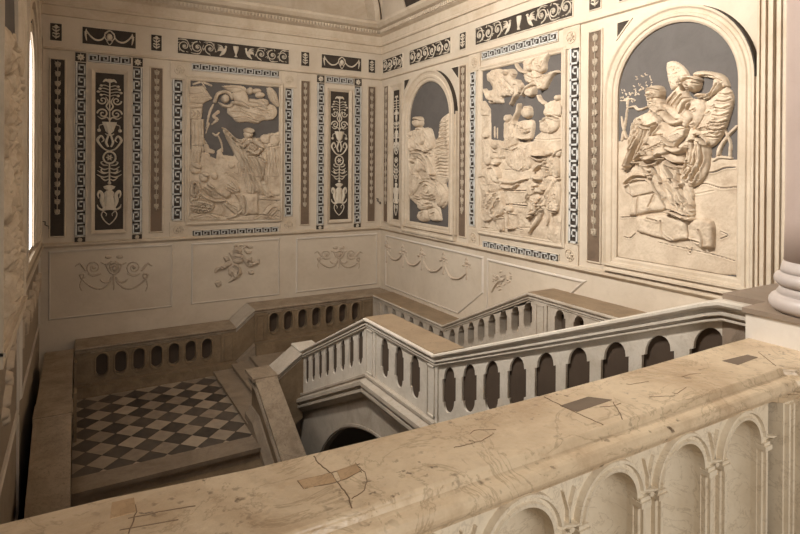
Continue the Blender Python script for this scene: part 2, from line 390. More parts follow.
# ================================================================== balustrades
class Rail:
    """a run along x or y: s is the coordinate along, q across"""
    def __init__(s, axis, q0, q1, sgn=1): s.ax = axis; s.q0 = q0; s.q1 = q1; s.sgn = sgn
    def P(s, a, q, z): return (a, q, z) if s.ax == 'x' else (q, a, z)
    def W(s, a, z, h): # h measured out of the visible face
        return s.P(a, s.q0-h*s.sgn, z)
def coping(R, path, wid, prof_h, over=.03, name='coping', mat='rail', parent=None, topmat=None):
    """path [(s,z)], coping from q0-over .. q0+wid ; mouldings on the visible (q0) side"""
    s0 = R.sgn
    t = .035
    o = over; prof = [(-o+.004, 0), (-o-.010, -.008), (-o-.012, -.022), (-o-.004, -.034), (-o+.022, -.037), (-o+.022, -.052), (-o+.006, -.056), (-o+.006, -.070), (-o+.030, -.074), (-o+.030, -.082), (-o+.016, -.086), (-o+.016, -.096), (-.002, -.104), (wid, -.104), (wid, 0)]
    b = MB(); b.sweep([[R.P(a, R.q0+q*s0, z+dz) for q, dz in prof] for a, z in path]); b.build(name, mat, parent)
    if topmat:
        b = MB(); b.sweep([[R.P(a, R.q0+q*s0, z+dz) for q, dz in [(-over+.012, 0), (-over+.012, .006), (wid, .006), (wid, 0)]] for a, z in path]); b.build('worn_top', topmat, parent)
def zat(path, a):
    xs = [p[0] for p in path]; zs_ = [p[1] for p in path]
    if xs[0] > xs[-1]: xs = xs[::-1]; zs_ = zs_[::-1]
    return float(np.interp(a, xs, zs_))
def opening(c, w, zt, zb, slope, style):
    """outline of one opening in (s,z) with the rake of the flight"""
    r = w/2; pts = []
    if style == 'oct':
        for i in range(13): a = math.pi*i/12; pts.append((c+r*math.cos(a), zt-r*1.15+r*1.15*math.sin(a)))
        for i in range(13): a = math.pi+math.pi*i/12; pts.append((c+r*math.cos(a), zb+r*1.15+r*1.15*math.sin(a)))
    else:
        k = r*.78
        for i in range(11): a = math.pi*i/10; pts.append((c+k*math.cos(a), zt-k*1.1+k*1.1*math.sin(a)))
        pts += [(c-k, zt-k*1.25), (c-r, zt-k*1.25), (c-r, zb+k*1.25), (c-k, zb+k*1.25)]
        for i in range(11): a = math.pi+math.pi*i/10; pts.append((c+k*math.cos(a), zb+k*1.1+k*1.1*math.sin(a)))
        pts += [(c+k, zb+k*1.25), (c+r, zb+k*1.25), (c+r, zt-k*1.25), (c+k, zt-k*1.25)]
    return [(a, z+(a-c)*slope) for a, z in pts]
def panel(R, path, a0, a1, zc, hgt, cents, w, zt, zb, parent, thick=.2, style='arch', mat='rail', rim=False, name='pierced_panel', back=True):
    """pierced slab between a0 and a1; top follows path minus zc"""
    z0 = zat(path, a0); z1 = zat(path, a1); slope = (z1-z0)/(a1-a0)
    outer = [(a0, z0-hgt), (a1, z1-hgt), (a1, z1-zc), (a0, z0-zc)]
    holes = [opening(c, w, zat(path, c)-zt, zat(path, c)-zb, slope, style) for c in cents]
    b = MB(); b.plate(R.W, outer, holes, -thick, 0)
    if back:
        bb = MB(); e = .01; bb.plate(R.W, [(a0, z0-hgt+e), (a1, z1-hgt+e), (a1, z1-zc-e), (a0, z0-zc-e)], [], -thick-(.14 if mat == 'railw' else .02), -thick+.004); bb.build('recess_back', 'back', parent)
    if rim:
        class Q: pass
        q = Q(); q.W = lambda u, v, h: R.W(u, v, h)
        for h in holes: b.frame(q, h, [(.002, -.01), (.002, .012), (.018, .014), (.03, .004), (.03, -.01)])
    return b.build(name, mat, parent)
def post(R, a0, a1, z0, z1, parent, h=.02, depth=.22, mat='rail', name='newel', inset=True):
    b = MB()
    def bx(u0, u1, v0, v1, h0, h1):
        p = [R.W(u, v, hh) for u in (u0, u1) for v in (v0, v1) for hh in (h0, h1)]; lo = np.min(p, 0); hi = np.max(p, 0)
        b.box(lo[0], hi[0], lo[1], hi[1], lo[2], hi[2])
    bx(a0, a1, z0, z1, -depth, h)
    if inset and abs(a1-a0) > .09:
        d = (a1-a0)*.2; e = (z1-z0)*.07
        u0, u1 = a0+d, a1-d
        for u, v, uu, vv in ((u0, z0+e, u0+.012*np.sign(a1-a0), z1-e), (u1-.012*np.sign(a1-a0), z0+e, u1, z1-e), (u0, z0+e, u1, z0+e+.012), (u0, z1-e-.012, u1, z1-e)):
            bx(u, uu, v, vv, h, h+.01)
    return b.build(name, mat, parent)
def plinth(R, path, wid, top, bot, parent, proj=.06, mat='rail', name='plinth', steps=True):
    p = proj*1.5; pr = [(0, -bot), (-p*.35, -bot+.01), (-p*.85, -top-.185), (-p*.85, -top-.155), (-p*.6, -top-.15), (-p*.6, -top-.125), (-p, -top-.115), (-p, -top-.075), (-p*.3, -top-.05), (-p*.3, -top-.035), (-p*.45, -top-.03), (-p*.45, -top-.005), (-.01, -top), (wid, -top), (wid, -bot)] if steps else [(-proj, -bot), (-proj, -top), (wid, -top), (wid, -bot)]
    b = MB(); b.sweep([[R.P(a, R.q0+q*R.sgn, z+dz) for q, dz in pr] for a, z in path]); return b.build(name, mat, parent)
# --- back wall balustrade (lower run, ramp, upper run)
def run_things(R, path, a_lo, a_hi, nm, label, cat='balustrade', **k): pass
RA = Rail('x', 9.46, 9.98)
P1 = [(-.03, -.99), (2.30, -.99)]
t = thing('pierced_balustrade', 'low stone balustrade with seven oval openings behind the chequered landing', 'balustrade', (1.1, 9.5, L1), 'wall side balustrades')
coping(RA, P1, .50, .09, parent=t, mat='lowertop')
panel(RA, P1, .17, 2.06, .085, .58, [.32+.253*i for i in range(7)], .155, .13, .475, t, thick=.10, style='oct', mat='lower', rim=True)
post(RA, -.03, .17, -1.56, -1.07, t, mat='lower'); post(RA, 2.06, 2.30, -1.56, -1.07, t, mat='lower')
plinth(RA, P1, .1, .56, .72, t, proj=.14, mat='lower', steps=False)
t = thing('ramped_rail', 'short ramped solid rail joining the two back wall balustrades', 'rail', (2.45, 9.5, L1), None)
P2 = [(2.30, -.985), (2.61, -.73)]
coping(RA, P2, .50, .09, parent=t, mat='rail')
panel(RA, P2, 2.30, 2.61, .085, .60, [], .1, 0, 0, t, thick=.3, mat='lower', name='solid_panel')
b = MB(); b.sweep([[RA.P(a, q, z) for q, z in ((9.38, L1+dz-.15), (9.38, L1+.10+dz), (9.46, L1+.12+dz), (9.46, L1+dz-.15))] for a, dz in ((2.28, .0), (2.63, .29))]); b.build('stair_string', 'step', t)
P3 = [(2.61, -.73), (5.30, -.73)]
t = thing('pierced_balustrade', 'stone balustrade with seven oval openings at the far corner landing', 'balustrade', (3.8, 9.5, L2), 'wall side balustrades')
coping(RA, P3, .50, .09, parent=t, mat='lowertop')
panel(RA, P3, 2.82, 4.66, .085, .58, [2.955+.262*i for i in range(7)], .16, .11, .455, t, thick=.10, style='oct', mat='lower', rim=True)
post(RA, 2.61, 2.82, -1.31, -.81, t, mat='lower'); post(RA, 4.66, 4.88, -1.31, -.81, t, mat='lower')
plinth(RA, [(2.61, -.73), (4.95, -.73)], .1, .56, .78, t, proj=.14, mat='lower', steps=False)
# --- right wall balustrade
RB = Rail('y', 4.90, 5.3)
PB1 = [(9.46, -.73), (7.10, -.73)]
t = thing('pierced_balustrade', 'level stone balustrade with seven arched openings along the right wall, foot of its flight', 'balustrade', (4.95, 8.2, L2), 'wall side balustrades')
coping(RB, PB1, .42, .09, parent=t, mat='rail', topmat='railtop')
panel(RB, PB1, 9.14, 7.02, .085, .58, [8.96-.3*i for i in range(7)], .17, .10, .45, t, thick=.12)
post(RB, 9.46, 9.14, -1.31, -.81, t)
plinth(RB, PB1, .3, .56, .78, t)
PB2 = [(7.10, -.73), (5.22, .15)]
t = thing('raking_balustrade', 'raking stone balustrade with eight arched openings along the right wall', 'balustrade', (4.95, 6.2, L2), 'wall side balustrades')
coping(RB, PB2, .42, .09, parent=t, mat='rail')
panel(RB, PB2, 7.02, 5.12, .085, .60, [6.877-.233*i for i in range(8)], .15, .11, .46, t, thick=.12)
plinth(RB, PB2, .3, .58, .82, t)
PB3 = [(5.22, .15), (3.80, .15)]
t = thing('pierced_balustrade', 'level stone balustrade high on the right wall with two arched openings showing', 'balustrade', (4.95, 4.5, L3), 'wall side balustrades')
coping(RB, PB3, .42, .09, parent=t, mat='rail', topmat='railtop')
panel(RB, PB3, 4.90, 3.80, .085, .60, [4.706-.29*i for i in range(3)], .17, .11, .46, t, thick=.12)
post(RB, 5.12, 4.90, -.45, .07, t)
plinth(RB, PB3, .3, .58, .82, t)
PB4 = [(3.80, .15), (2.9, .51)]
t = thing('raking_balustrade', 'upper raking stone rail along the right wall, mostly hidden', 'balustrade', (4.95, 3.3, L3), None)
coping(RB, PB4, .42, .09, parent=t, mat='rail')
# --- middle (inner) balustrade
RC = Rail('y', 2.60, 2.85)
CW = .25
t = thing('ramped_rail', 'steep ramped rail linking the lower newel to the middle balustrade', 'rail', (2.4, 7.2, L1), None)
RD = Rail('x', 7.04, 7.36)
P = [(2.235, -.99), (2.60, -.73)]
coping(RD, P, .34, .09, parent=t, mat='rail', over=.02)
panel(RD, P, 2.23, 2.60, .085, .9, [], .1, 0, 0, t, thick=.3, mat='lower', name='solid_panel')
PC1 = [(7.38, -.73), (7.03, -.73), (5.14, .15)]
t = thing('raking_balustrade', 'middle raking balustrade with eight narrow arched openings, left of the level part', 'balustrade', (2.7, 6.2, L2), 'middle balustrade runs')
coping(RC, PC1, CW, .09, parent=t, mat='railw', over=.04)
panel(RC, PC1[1:], 7.03, 5.2, .085, .60, [6.90-.2257*i for i in range(8)], .125, .11, .46, t, thick=.022, mat='railw')
post(RC, 7.38, 7.03, -1.31, -.81, t, mat='lower'); post(RC, 5.2, 4.95, -.45, .07, t, h=.012, mat='railw')
plinth(RC, PC1, CW, .57, .82, t, proj=.06, mat='rail')
PC2 = [(5.14, .15), (3.86, .15)]
t = thing('pierced_balustrade', 'middle level balustrade with three arched openings and broad worn brown top', 'balustrade', (2.7, 4.5, L3), 'middle balustrade runs')
coping(RC, PC2, CW+.03, .09, parent=t, mat='railw', over=.04, topmat='railtop')
panel(RC, PC2, 4.95, 4.03, .085, .60, [4.775-.283*i for i in range(3)], .165, .12, .50, t, thick=.022, mat='railw')
post(RC, 4.03, 3.835, -.43, .07, t, h=.012, mat='railw')
plinth(RC, PC2, CW, .57, .82, t, proj=.06, mat='rail')
PC3 = [(3.86, .15), (1.56, 1.075), (1.48, 1.10), (1.27, 1.10)]
t = thing('raking_balustrade', 'near raking balustrade with nine arched openings rising to the column pedestal', 'balustrade', (2.7, 2.7, L3), 'middle balustrade runs')
coping(RC, PC3, CW, .09, parent=t, mat='railw', over=.04)
panel(RC, [PC3[0], (1.30, 1.18)], 3.835, 1.36, .085, .62, [3.686-.2661*i for i in range(9)], .185, .13, .50, t, thick=.022, mat='railw')
plinth(RC, PC3[:2], CW, .59, .84, t, proj=.06, mat='railw')
# wall under the middle balustrade with its arch
class Q: pass
RC_W = Q(); RC_W.W = lambda u, v, h: (2.62-h, u, v)
outer = [(1.3, ZW0), (7.38, ZW0), (7.38, -1.55), (7.03, -1.55), (5.14, -.67), (3.86, -.67), (1.56, .24), (1.3, .3)]
ac = [(6.60, -4.4)]+[(4.80+2.06*math.cos(a), -3.1+2.08*math.sin(a)) for a in np.linspace(0.0, math.pi, 40)]
ac = [(6.86, ZW0+.3)]+ac[1:]+[(2.74, ZW0+.3)]
b = MB(); b.plate(RC_W.W, outer, [ac], -.08, 0); struct('wall_inner', b, 'rail', 'pale wall with an arch below the middle balustrade')
b = MB(); b.frame(RC_W, ac, [(.015, -.01), (.015, .010), (.04, .010), (.04, -.01)]); 
o = b.build('arch_moulding', 'rail'); tag(o, 'thin raised moulding round the dark arch below the middle balustrade', 'moulding')
b = MB(); b.box(4.9, 5.3, 1.3, 7.1, ZW0, -1.3); struct('arch_shade_core', b, 'void', 'masonry painted dark as shade behind the arch')
# --- lower flight rails
t = thing('descending_rail', 'worn stone rail with broad flat top going down beside the chequered landing steps', 'rail', (2.1, 6.5, -2.3), None)
RDn = Rail('y', 1.97, 2.235)
PD = [(7.38, -.99), (7.02, -.99), (5.0, -1.99)]
pr = [(-.02, 0), (-.02, -.04), (0, -.05), (0, -.10), (.26, -.10), (.26, 0)]
b = MB(); b.sweep([[RDn.P(a, 1.97+q, z+dz) for q, dz in pr] for a, z in PD]); b.build('coping', 'lowertop', t)
b = MB(); b.box(1.925, 2.26, 7.0, 7.40, -1.03, -.985); b.build('newel_cap', 'lowertop', t)
b = MB(); b.sweep([[RDn.P(a, 1.97+q, z+dz) for q, dz in [(.04, -.10), (.04, -.62), (.22, -.62), (.22, -.10)]] for a, z in PD]); b.build('solid_panel', 'lower', t)
b = MB(); b.sweep([[RDn.P(a, 1.97+q, z+dz) for q, dz in [(-.05, -.62), (-.05, -.56), (-.02, -.53), (.02, -.48), (.22, -.48), (.22, -1.3), (-.05, -1.3)]] for a, z in PD]); b.build('string', 'step', t)
b = MB(); b.sweep([[(1.97+.04+.045*math.cos(q)-.02, a, z-.14+.03*math.sin(q)) for q in np.linspace(0, 2*math.pi, 9)[:-1]] for a, z in PD]); b.build('rail_moulding', 'step', t)
t = thing('wall_side_rail', 'long stone rail with broad top along the left wall, sloping down towards the front', 'rail', (-.2, 7.5, -2.3), None)
PL = [(9.46, -.99), (7.0, -.99), (4.6, -1.85)]
b = MB(); b.sweep([[(q, a, z+dz) for q, dz in [(-.40, 0), (-.40, -.09), (-.10, -.09), (-.075, -.05), (-.05, -.04), (-.05, 0)]] for a, z in PL]); b.build('coping', 'lowertop', t)
b = MB(); b.box(-.41, -.04, 7.02, 7.42, -1.03, -.985); b.build('newel_cap', 'lowertop', t)
b = MB(); b.sweep([[(q, a, z+dz) for q, dz in [(-.36, -.09), (-.36, -1.6), (-.07, -1.6), (-.07, -.09)]] for a, z in PL]); b.build('solid_panel', 'lower', t)
for k in range(2):
    b = MB(); b.box(-.04, -.005, 9.3-1.2*k, 9.1-1.2*k, L1, -1.1); b.build('pilaster_strip', 'lower', t)
# --- pedestal and column
t = thing('column_pedestal', 'white block pedestal with brown top carrying the column', 'pedestal', (2.8, 1.0, G))
b = MB(); b.box(2.42, 3.3, -.2, 1.29, G, 1.105); b.build('block', 'white', t)
b = MB(); b.box(2.41, 3.3, -.2, 1.30, 1.105, 1.125); b.box(2.60, 3.3, 1.29, 1.49, G, 1.125); b.build('top_slab', 'pedtop', t)
cc = (2.60, 1.07)
t = thing('column', 'pink grey stone column with round moulded base at the right edge', 'column', (cc[0], cc[1], 1.125))
def torus(z, r, h): return [(r-h/2+h/2*math.sin(a), z-h/2*math.cos(a)) for a in np.linspace(0, math.pi, 9)]
b = MB(); b.lathe(cc, [(.12, 1.125)]+torus(1.16, .20, .07)+[(.172, 1.20), (.163, 1.215), (.163, 1.225)]+torus(1.255, .182, .055)+[(.16, 1.285), (.158, 1.30), (.148, 1.33)]); b.build('base', 'colbase', t, smooth=True)
b = MB(); b.lathe(cc, [(.148, 1.325), (.144, 1.5), (.144, 3.0), (.135, 6.29)]); b.build('shaft', 'column', t, smooth=True)
# --- front balustrade
t = thing('front_balustrade', 'broad ochre marble balustrade with round headed niches in the foreground', 'balustrade', (1.0, 1.1, G))
top_ = [(1.046, 1.0)]+[(1.034+.012*math.cos(q), .988+.012*math.sin(q)) for q in np.linspace(math.pi/2, math.pi, 6)][1:]
tor = [(.997+.022*math.cos(q), .9505+.0235*math.sin(q)) for q in np.linspace(math.pi/2, math.pi*1.5, 10)]
prof = [(1.275, .975), (1.274, 1.0)]+top_+[(1.017, .979), (1.008, .975)]+tor+[(1.010, .926), (1.010, .915), (1.028, .907), (1.036, .893), (1.050, .888), (1.06, .866), (1.26, .866)]
def cop_ring(x, back, out=0): return [(x, (back if y > 1.2 else y-out), z) for y, z in prof]
b = MB(); b.sweep([cop_ring(x, k) for x, k in ((-.55, 1.34), (-.13, 1.324), (.052, 1.318), (.352, 1.284), (.74, 1.268), (1.19, 1.263), (1.76, 1.266), (2.16, 1.275))])
b.sweep([cop_ring(2.16, 1.275), cop_ring(2.19, 1.275, .028), cop_ring(2.42, 1.275, .028)])
b.build('coping', 'coping', t)
yf = 1.07
cents = [1.98-.334*i for i in range(8)]
class E_: pass
EW = E_(); EW.W = lambda u, v, h: (u, yf-h, v)
rn = .105; vs = .735
holes = [arch(c, rn, .29, vs, 20) for c in cents]
b = MB(); b.plate(EW.W, rect(-.55, 2.16, G, .872), holes, -.03, 0); b.build('arcade_panel', 'niche', t)
b = MB(); b.box(-.55, 2.42, yf+.13, yf+.18, G, .87); b.build('core', 'niche', t)
for c in cents:
    b = MB(); rings = []
    for q in np.linspace(0, 1, 3): rings.append([(c-rn*math.cos(a), yf+.02+.10*math.sin(a), .29+(vs-.29)*q) for a in np.linspace(0, math.pi, 13)])
    for th in np.linspace(0.1, math.pi/2-.02, 7): rings.append([(c-rn*math.cos(th)*math.cos(a), yf+.02+.10*math.sin(a)*math.cos(th), vs+rn*math.sin(th)) for a in np.linspace(0, math.pi, 13)])
    b.sweep(rings, closed_ring=False); nich = b.build('niche', 'niche', t, smooth=True)
    b = MB(); b.frame(EW, arch(c, rn, vs, vs, 20)[1:]+[(c-rn, vs)], [(0, 0), (0, .016), (.010, .018), (.013, .010), (.022, .010), (.026, .020), (.034, .020), (.036, 0)], closed=False); b.build('archivolt', 'niche', nich)
    for sg in (-1, 1):
        b = MB(); x = c+sg*(rn+.022); b.box(x-.018, x+.018, yf-.014, yf, .29, vs-.02); b.box(x-.006, x+.006, yf-.024, yf, .29, vs-.02)
        b.box(x-.022, x+.022, yf-.03, yf, vs-.022, vs-.006); b.box(x-.019, x+.019, yf-.024, yf, vs-.006, vs+.004); b.build('pilaster', 'niche', nich)
for c in cents[:-1]:
    x = c-.167
    b = MB(); b.ribbon(EW, [(x, vs+.005), (x-.003, vs+.05), (x-.022, vs+.105)], [.012, .008, .006], 0, .012)
    b.ribbon(EW, [(x, vs+.005), (x+.003, vs+.05), (x+.022, vs+.105)], [.012, .008, .006], 0, .012)
    b.blob(EW, (x, vs-.0), .016, .012, 0, .02); b.build('leaf_spandrel', 'niche', t)
b = MB(); b.box(2.19, 2.42, yf-.035, yf+.1, G, .872)
for x in (2.2, 2.23, 2.33): b.box(x, x+.012, yf-.05, yf, G+.1, .86)
b.box(2.262, 2.30, yf-.065, yf, G+.1, .865)
b.build('end_pier', 'niche', t)
def zp(px, py, z=1.0): p = on(2, z, px, py); return (p[0], p[1])
class Z_: pass
ZW_ = Z_(); ZW_.W = lambda u, v, h: (u, v, 1.0+h)
def flat(pts, name, mat, z=.0012):
    b = MB(); b.plate(ZW_.W, [zp(*p) for p in pts], [], -.002, z); return b.build(name, mat, t)
flat([(560, 406), (588, 397), (612, 400), (577, 412)], 'repair_patch', 'patch')
flat([(722, 361), (747, 355), (758, 357.5), (738, 365)], 'repair_patch', 'patch')
flat([(298, 481), (332, 473), (336, 482), (304, 489)], 'repair_patch', 'patch2')
flat([(337, 471), (356, 464), (361, 471), (341, 481)], 'repair_patch', 'patch2')
flat([(112, 503), (134, 498), (136, 512), (110, 519)], 'repair_patch', 'patch2')
def crack(pts, w=.004):
    b = MB(); P = smoothline([zp(*p) for p in pts], 5)
    P = [(x+random.uniform(-.0015, .0015), y+random.uniform(-.0015, .0015)) for x, y in P]
    P = [p for p in P if 1.03 < p[1] < 1.272 and -.5 < p[0] < 2.4]
    if len(P) > 1: b.ribbon(ZW_, P, w, -.001, .0012); b.build('crack', 'crack', t)
crack([(314, 456), (319, 463), (331, 474), (338, 483), (348, 496), (351, 508), (352, 520)], .004)
crack([(544, 397), (556, 403), (573, 411), (592, 420), (606, 426)], .004)
crack([(613, 402), (620, 414), (625, 428), (627, 440)], .003)
crack([(758, 352), (776, 366)], .003)
crack([(134, 494), (136, 512), (128, 534)], .0035)
crack([(298, 481), (332, 473), (360, 464)], .002); crack([(304, 489), (341, 481), (361, 471)], .002); crack([(298, 481), (304, 489)], .002); crack([(355, 463), (362, 473)], .002)
crack([(355, 464), (366, 475), (364, 490), (352, 499)], .002)
crack([(128, 519), (160, 512), (196, 506)], .003); crack([(120, 530), (178, 520)], .003)
for k in range(9):
    x = random.uniform(420, 740); y = 469-.265*(x-252)+random.uniform(12, 36)
    crack([(x, y), (x+random.uniform(4, 12), y-random.uniform(-2, 4)), (x+random.uniform(14, 26), y-random.uniform(0, 7))], .0010)
# ================================================================== wall decoration
RIM = [(0, 0), (0, .018), (.012, .022), (.022, .012), (.022, 0)]
def hframe(b, W, r, prof=RIM): b.frame(W, rect(*r), prof)
def ground(W, r, mat, t, h=.006):
    b = MB(); b.wbox(W, r[0], r[1], r[2], r[3], 0, h); return b.build('ground', mat, t)
def rim(W, r, t, mat='trim', prof=RIM, pts=None):
    b = MB(); b.frame(W, pts or rect(*r), prof); return b.build('rim', mat, t)
# ---- Greek key
KEY = [(0, .12), (0, .88), (.74, .88), (.74, .37), (.38, .37), (.38, .60)]
def greek(W, u0, u1, v0, v1, label, h=.012, flip=False):
    t = wthing('greek_key_border', W, (u0+u1)/2, v0, label, 'border', GRP['key'])
    ground(W, (u0, u1, v0, v1), 'dark', t, h)
    rim(W, (u0, u1, v0, v1), t, 'orn', [(0, 0), (0, h+.006), (.010, h+.006), (.010, 0)])
    b = MB(); vert = (v1-v0) > (u1-u0); wd = (u1-u0) if vert else (v1-v0); ln = (v1-v0) if vert else (u1-u0)
    n = max(1, round(ln/(wd*1.32))); p = ln/n
    lw = wd*.15
    def seg(a, c):
        x0, x1 = min(a[0], c[0])-lw/2, max(a[0], c[0])+lw/2; y0, y1 = min(a[1], c[1])-lw/2, max(a[1], c[1])+lw/2
        if vert:
            if flip: y0, y1 = wd-y1, wd-y0
            b.wbox(W, u0+y0, u0+y1, v0+x0, v0+x1, h-.002, h+.010)
        else:
            if flip: x0, x1 = ln-x1, ln-x0
            b.wbox(W, u0+x0, u0+x1, v0+y0, v0+y1, h-.002, h+.010)
    for k in range(n):
        o = k*p+p*.06
        pts = [(o+x*p, y*wd) for x, y in KEY]
        for a, c in zip(pts, pts[1:]): seg(a, c)
        seg(pts[0], (min(ln-lw*.6, o+p*1.0), .14*wd))
    b.build('key_pattern', 'key', t, fix=False)
    return t
GRP = {'key': 'Greek key borders of the painted panels', 'strip': 'narrow foliage strips between the panels', 'fz': 'dark frieze panels under the cornice', 'ros': 'rosette blocks at the relief corners', 'can': 'candelabra ornament panels', 'cap': 'small square blocks in the key borders'}
def leaf(b, W, c, r, n=8, ph=0, h0=.008, h1=.022, k=.5):
    for i in range(n):
        a = ph+2*math.pi*i/n
        b.ribbon(W, [(c[0]+r*.15*math.cos(a), c[1]+r*.15*math.sin(a)), (c[0]+r*.6*math.cos(a), c[1]+r*.6*math.sin(a)), (c[0]+r*math.cos(a), c[1]+r*math.sin(a))], [r*k*.6, r*k, r*.1], h0, h1)
def strip(W, u0, u1, v0, v1, label, mat='brown'):
    t = wthing('foliage_strip', W, (u0+u1)/2, v0, label, 'ornament strip', GRP['strip'])
    ground(W, (u0, u1, v0, v1), mat, t); rim(W, (u0, u1, v0, v1), t)
    b = MB(); c = (u0+u1)/2; wd = abs(u1-u0); v = v1-.06; rr = random.Random(int(abs(u0)*1000))
    vend = v0+(v1-v0)*.13
    b.ribbon(W, [(c, v1-.02), (c, vend)], wd*.07)
    while v > vend:
        s = 1+rr.uniform(-.12, .12)
        for sg in (-1, 1):
            b.ribbon(W, smoothline([(c, v+.02), (c+sg*wd*.13*s, v+.005), (c+sg*wd*.10, v-.035), (c, v-.06)], 3), [wd*.06, wd*.18, wd*.15, wd*.04])
            b.ribbon(W, [(c, v-.02), (c+sg*wd*.22*s, v+rr.uniform(.01, .04))], [wd*.06, wd*.11, wd*.03])
            b.ribbon(W, [(c, v-.05), (c+sg*wd*.25*rr.uniform(.6, 1), v-.05+rr.uniform(-.02, .02))], [wd*.05, wd*.09, wd*.02])
        b.blob(W, (c, v-.02), wd*.09, .022)
        v -= rr.uniform(.12, .16)
    b.build('leaf_garland', 'stripo', t, fix=False)
    return t
# ---- frieze panels
def sprig(b, W, c, v0, v1, wd):
    b.ribbon(W, [(c, v0), (c, v1)], wd*.09); n = 4
    for i in range(n):
        v = v0+(v1-v0)*(i+.5)/n
        for sg in (-1, 1): b.ribbon(W, smoothline([(c, v-.01), (c+sg*wd*.2, v+.012), (c+sg*wd*.33, v+.03-(.03 if i % 2 else 0))], 3), [wd*.1, wd*.16, wd*.04])
    b.blob(W, (c, v1), wd*.15, wd*.15)
def rinceau(b, W, u0, u1, v0, v1, n):
    hh = (v1-v0); vm = (v0+v1)/2; L = (u1-u0)/n
    for i in range(n):
        c = u0+L*(i+.5); r = min(abs(L)*.46, hh*.40); d = 1 if i % 2 else -1
        b.ribbon(W, spiral((c, vm), r, 1.5, math.pi/2*(-d)+math.pi, d, 30, .10), [hh*.07, hh*.06, hh*.04])
        leaf(b, W, (c, vm), r*.34, 7, i)
        b.ribbon(W, smoothline([(c-L*.5, vm-d*hh*.38), (c-L*.2, vm-d*hh*.42), (c+L*.2, vm-d*hh*.36), (c+L*.5, vm+d*hh*.2)], 4), [hh*.03, hh*.08, hh*.03])
        for k in range(5):
            a = k*1.25+i; b.ribbon(W, [(c+r*math.cos(a), vm+r*math.sin(a)), (c+r*1.22*math.cos(a+.3), vm+min(hh*.45, r*1.22)*math.sin(a+.3))], [hh*.05, hh*.09, hh*.02])
def bird(b, W, c, vm, s, sg):
    b.ribbon(W, smoothline([(c+sg*.30*s, vm-.28*s), (c+sg*.12*s, vm-.1*s), (c, vm+.08*s), (c-sg*.06*s, vm+.25*s)], 4), [.05*s, .20*s, .16*s, .06*s])
    b.blob(W, (c-sg*.05*s, vm+.27*s), .07*s, .07*s, .01, .03)
    for k in range(4): b.ribbon(W, smoothline([(c+sg*.05*s, vm), (c+sg*(.2+.05*k)*s, vm+(.28-.08*k)*s), (c+sg*(.42)*s, vm+(.34-.13*k)*s)], 3), [.06*s, .09*s, .02*s])
def frieze(W, u0, u1, kind, label, v0=3.60, v1=3.86, n=6):
    t = wthing('frieze_panel', W, (u0+u1)/2, v0, label, 'frieze panel', GRP['fz'])
    ground(W, (u0, u1, v0, v1), 'dark', t); rim(W, (u0, u1, v0, v1), t, 'orn', [(0, 0), (0, .014), (.010, .014), (.010, 0)])
    b = MB(); c = (u0+u1)/2; wd = abs(u1-u0); hh = v1-v0; vm = (v0+v1)/2
    if kind == 'sprig': sprig(b, W, c, v0+.03, v1-.04, wd)
    elif kind == 'swag':
        for sg in (-1, 1):
            e = c+sg*wd*.43
            b.ribbon(W, smoothline([(c+sg*.06, vm+.03), (c+sg*wd*.15, vm-.04), (c+sg*wd*.26, vm-.055), (c+sg*wd*.36, vm-.0), (e, vm+.08)], 5), [.016, .026, .03, .024, .012])
            b.ribbon(W, smoothline([(e, vm+.10), (e+sg*.012, vm+.02), (e-sg*.004, vm-.08)], 4), [.012, .03, .012])
            b.ribbon(W, [(e-sg*.02, vm+.03), (e+sg*.03, vm+.05)], .014)
            b.ribbon(W, smoothline([(c+sg*.02, vm-.05), (c+sg*.06, vm-.02), (c+sg*.07, vm+.04), (c+sg*.03, vm+.09)], 4), .018)
        b.blob(W, (c, vm+.01), .042, .055, .008, .035, 12); b.ribbon(W, smoothline([(c-.07, vm+.06), (c, vm+.11), (c+.07, vm+.06)], 5), .02)
        b.ribbon(W, smoothline([(c-.045, vm-.05), (c, vm-.11), (c+.045, vm-.05)], 5), .014)
    else:
        if kind == 'rinceau': rinceau(b, W, u0, u1, v0, v1, n)
        if kind == 'vase':
            g = .34; s = 1 if u1 > u0 else -1
            rinceau(b, W, u0, c-s*g, v0, v1, n//2); b.build('scrolls', 'orn', t, fix=False); b = MB(); rinceau(b, W, u1, c+s*g, v0, v1, n//2)
            b.build('scrolls', 'orn', t, fix=False); b = MB(); b.ribbon(W, [(c, vm-.10), (c, vm-.06), (c, vm-.02), (c, vm+.04), (c, vm+.09)], [.06, .02, .05, .09, .10], .008, .03)
            for sg in (-1, 1): b.build('vase' if sg < 0 else 'bird', 'orn', t, fix=False); b = MB(); bird(b, W, c+sg*.19, vm-.02, .30, sg)
    b.build('bird' if kind == 'vase' else 'ornament', 'orn', t, fix=False)
    return t
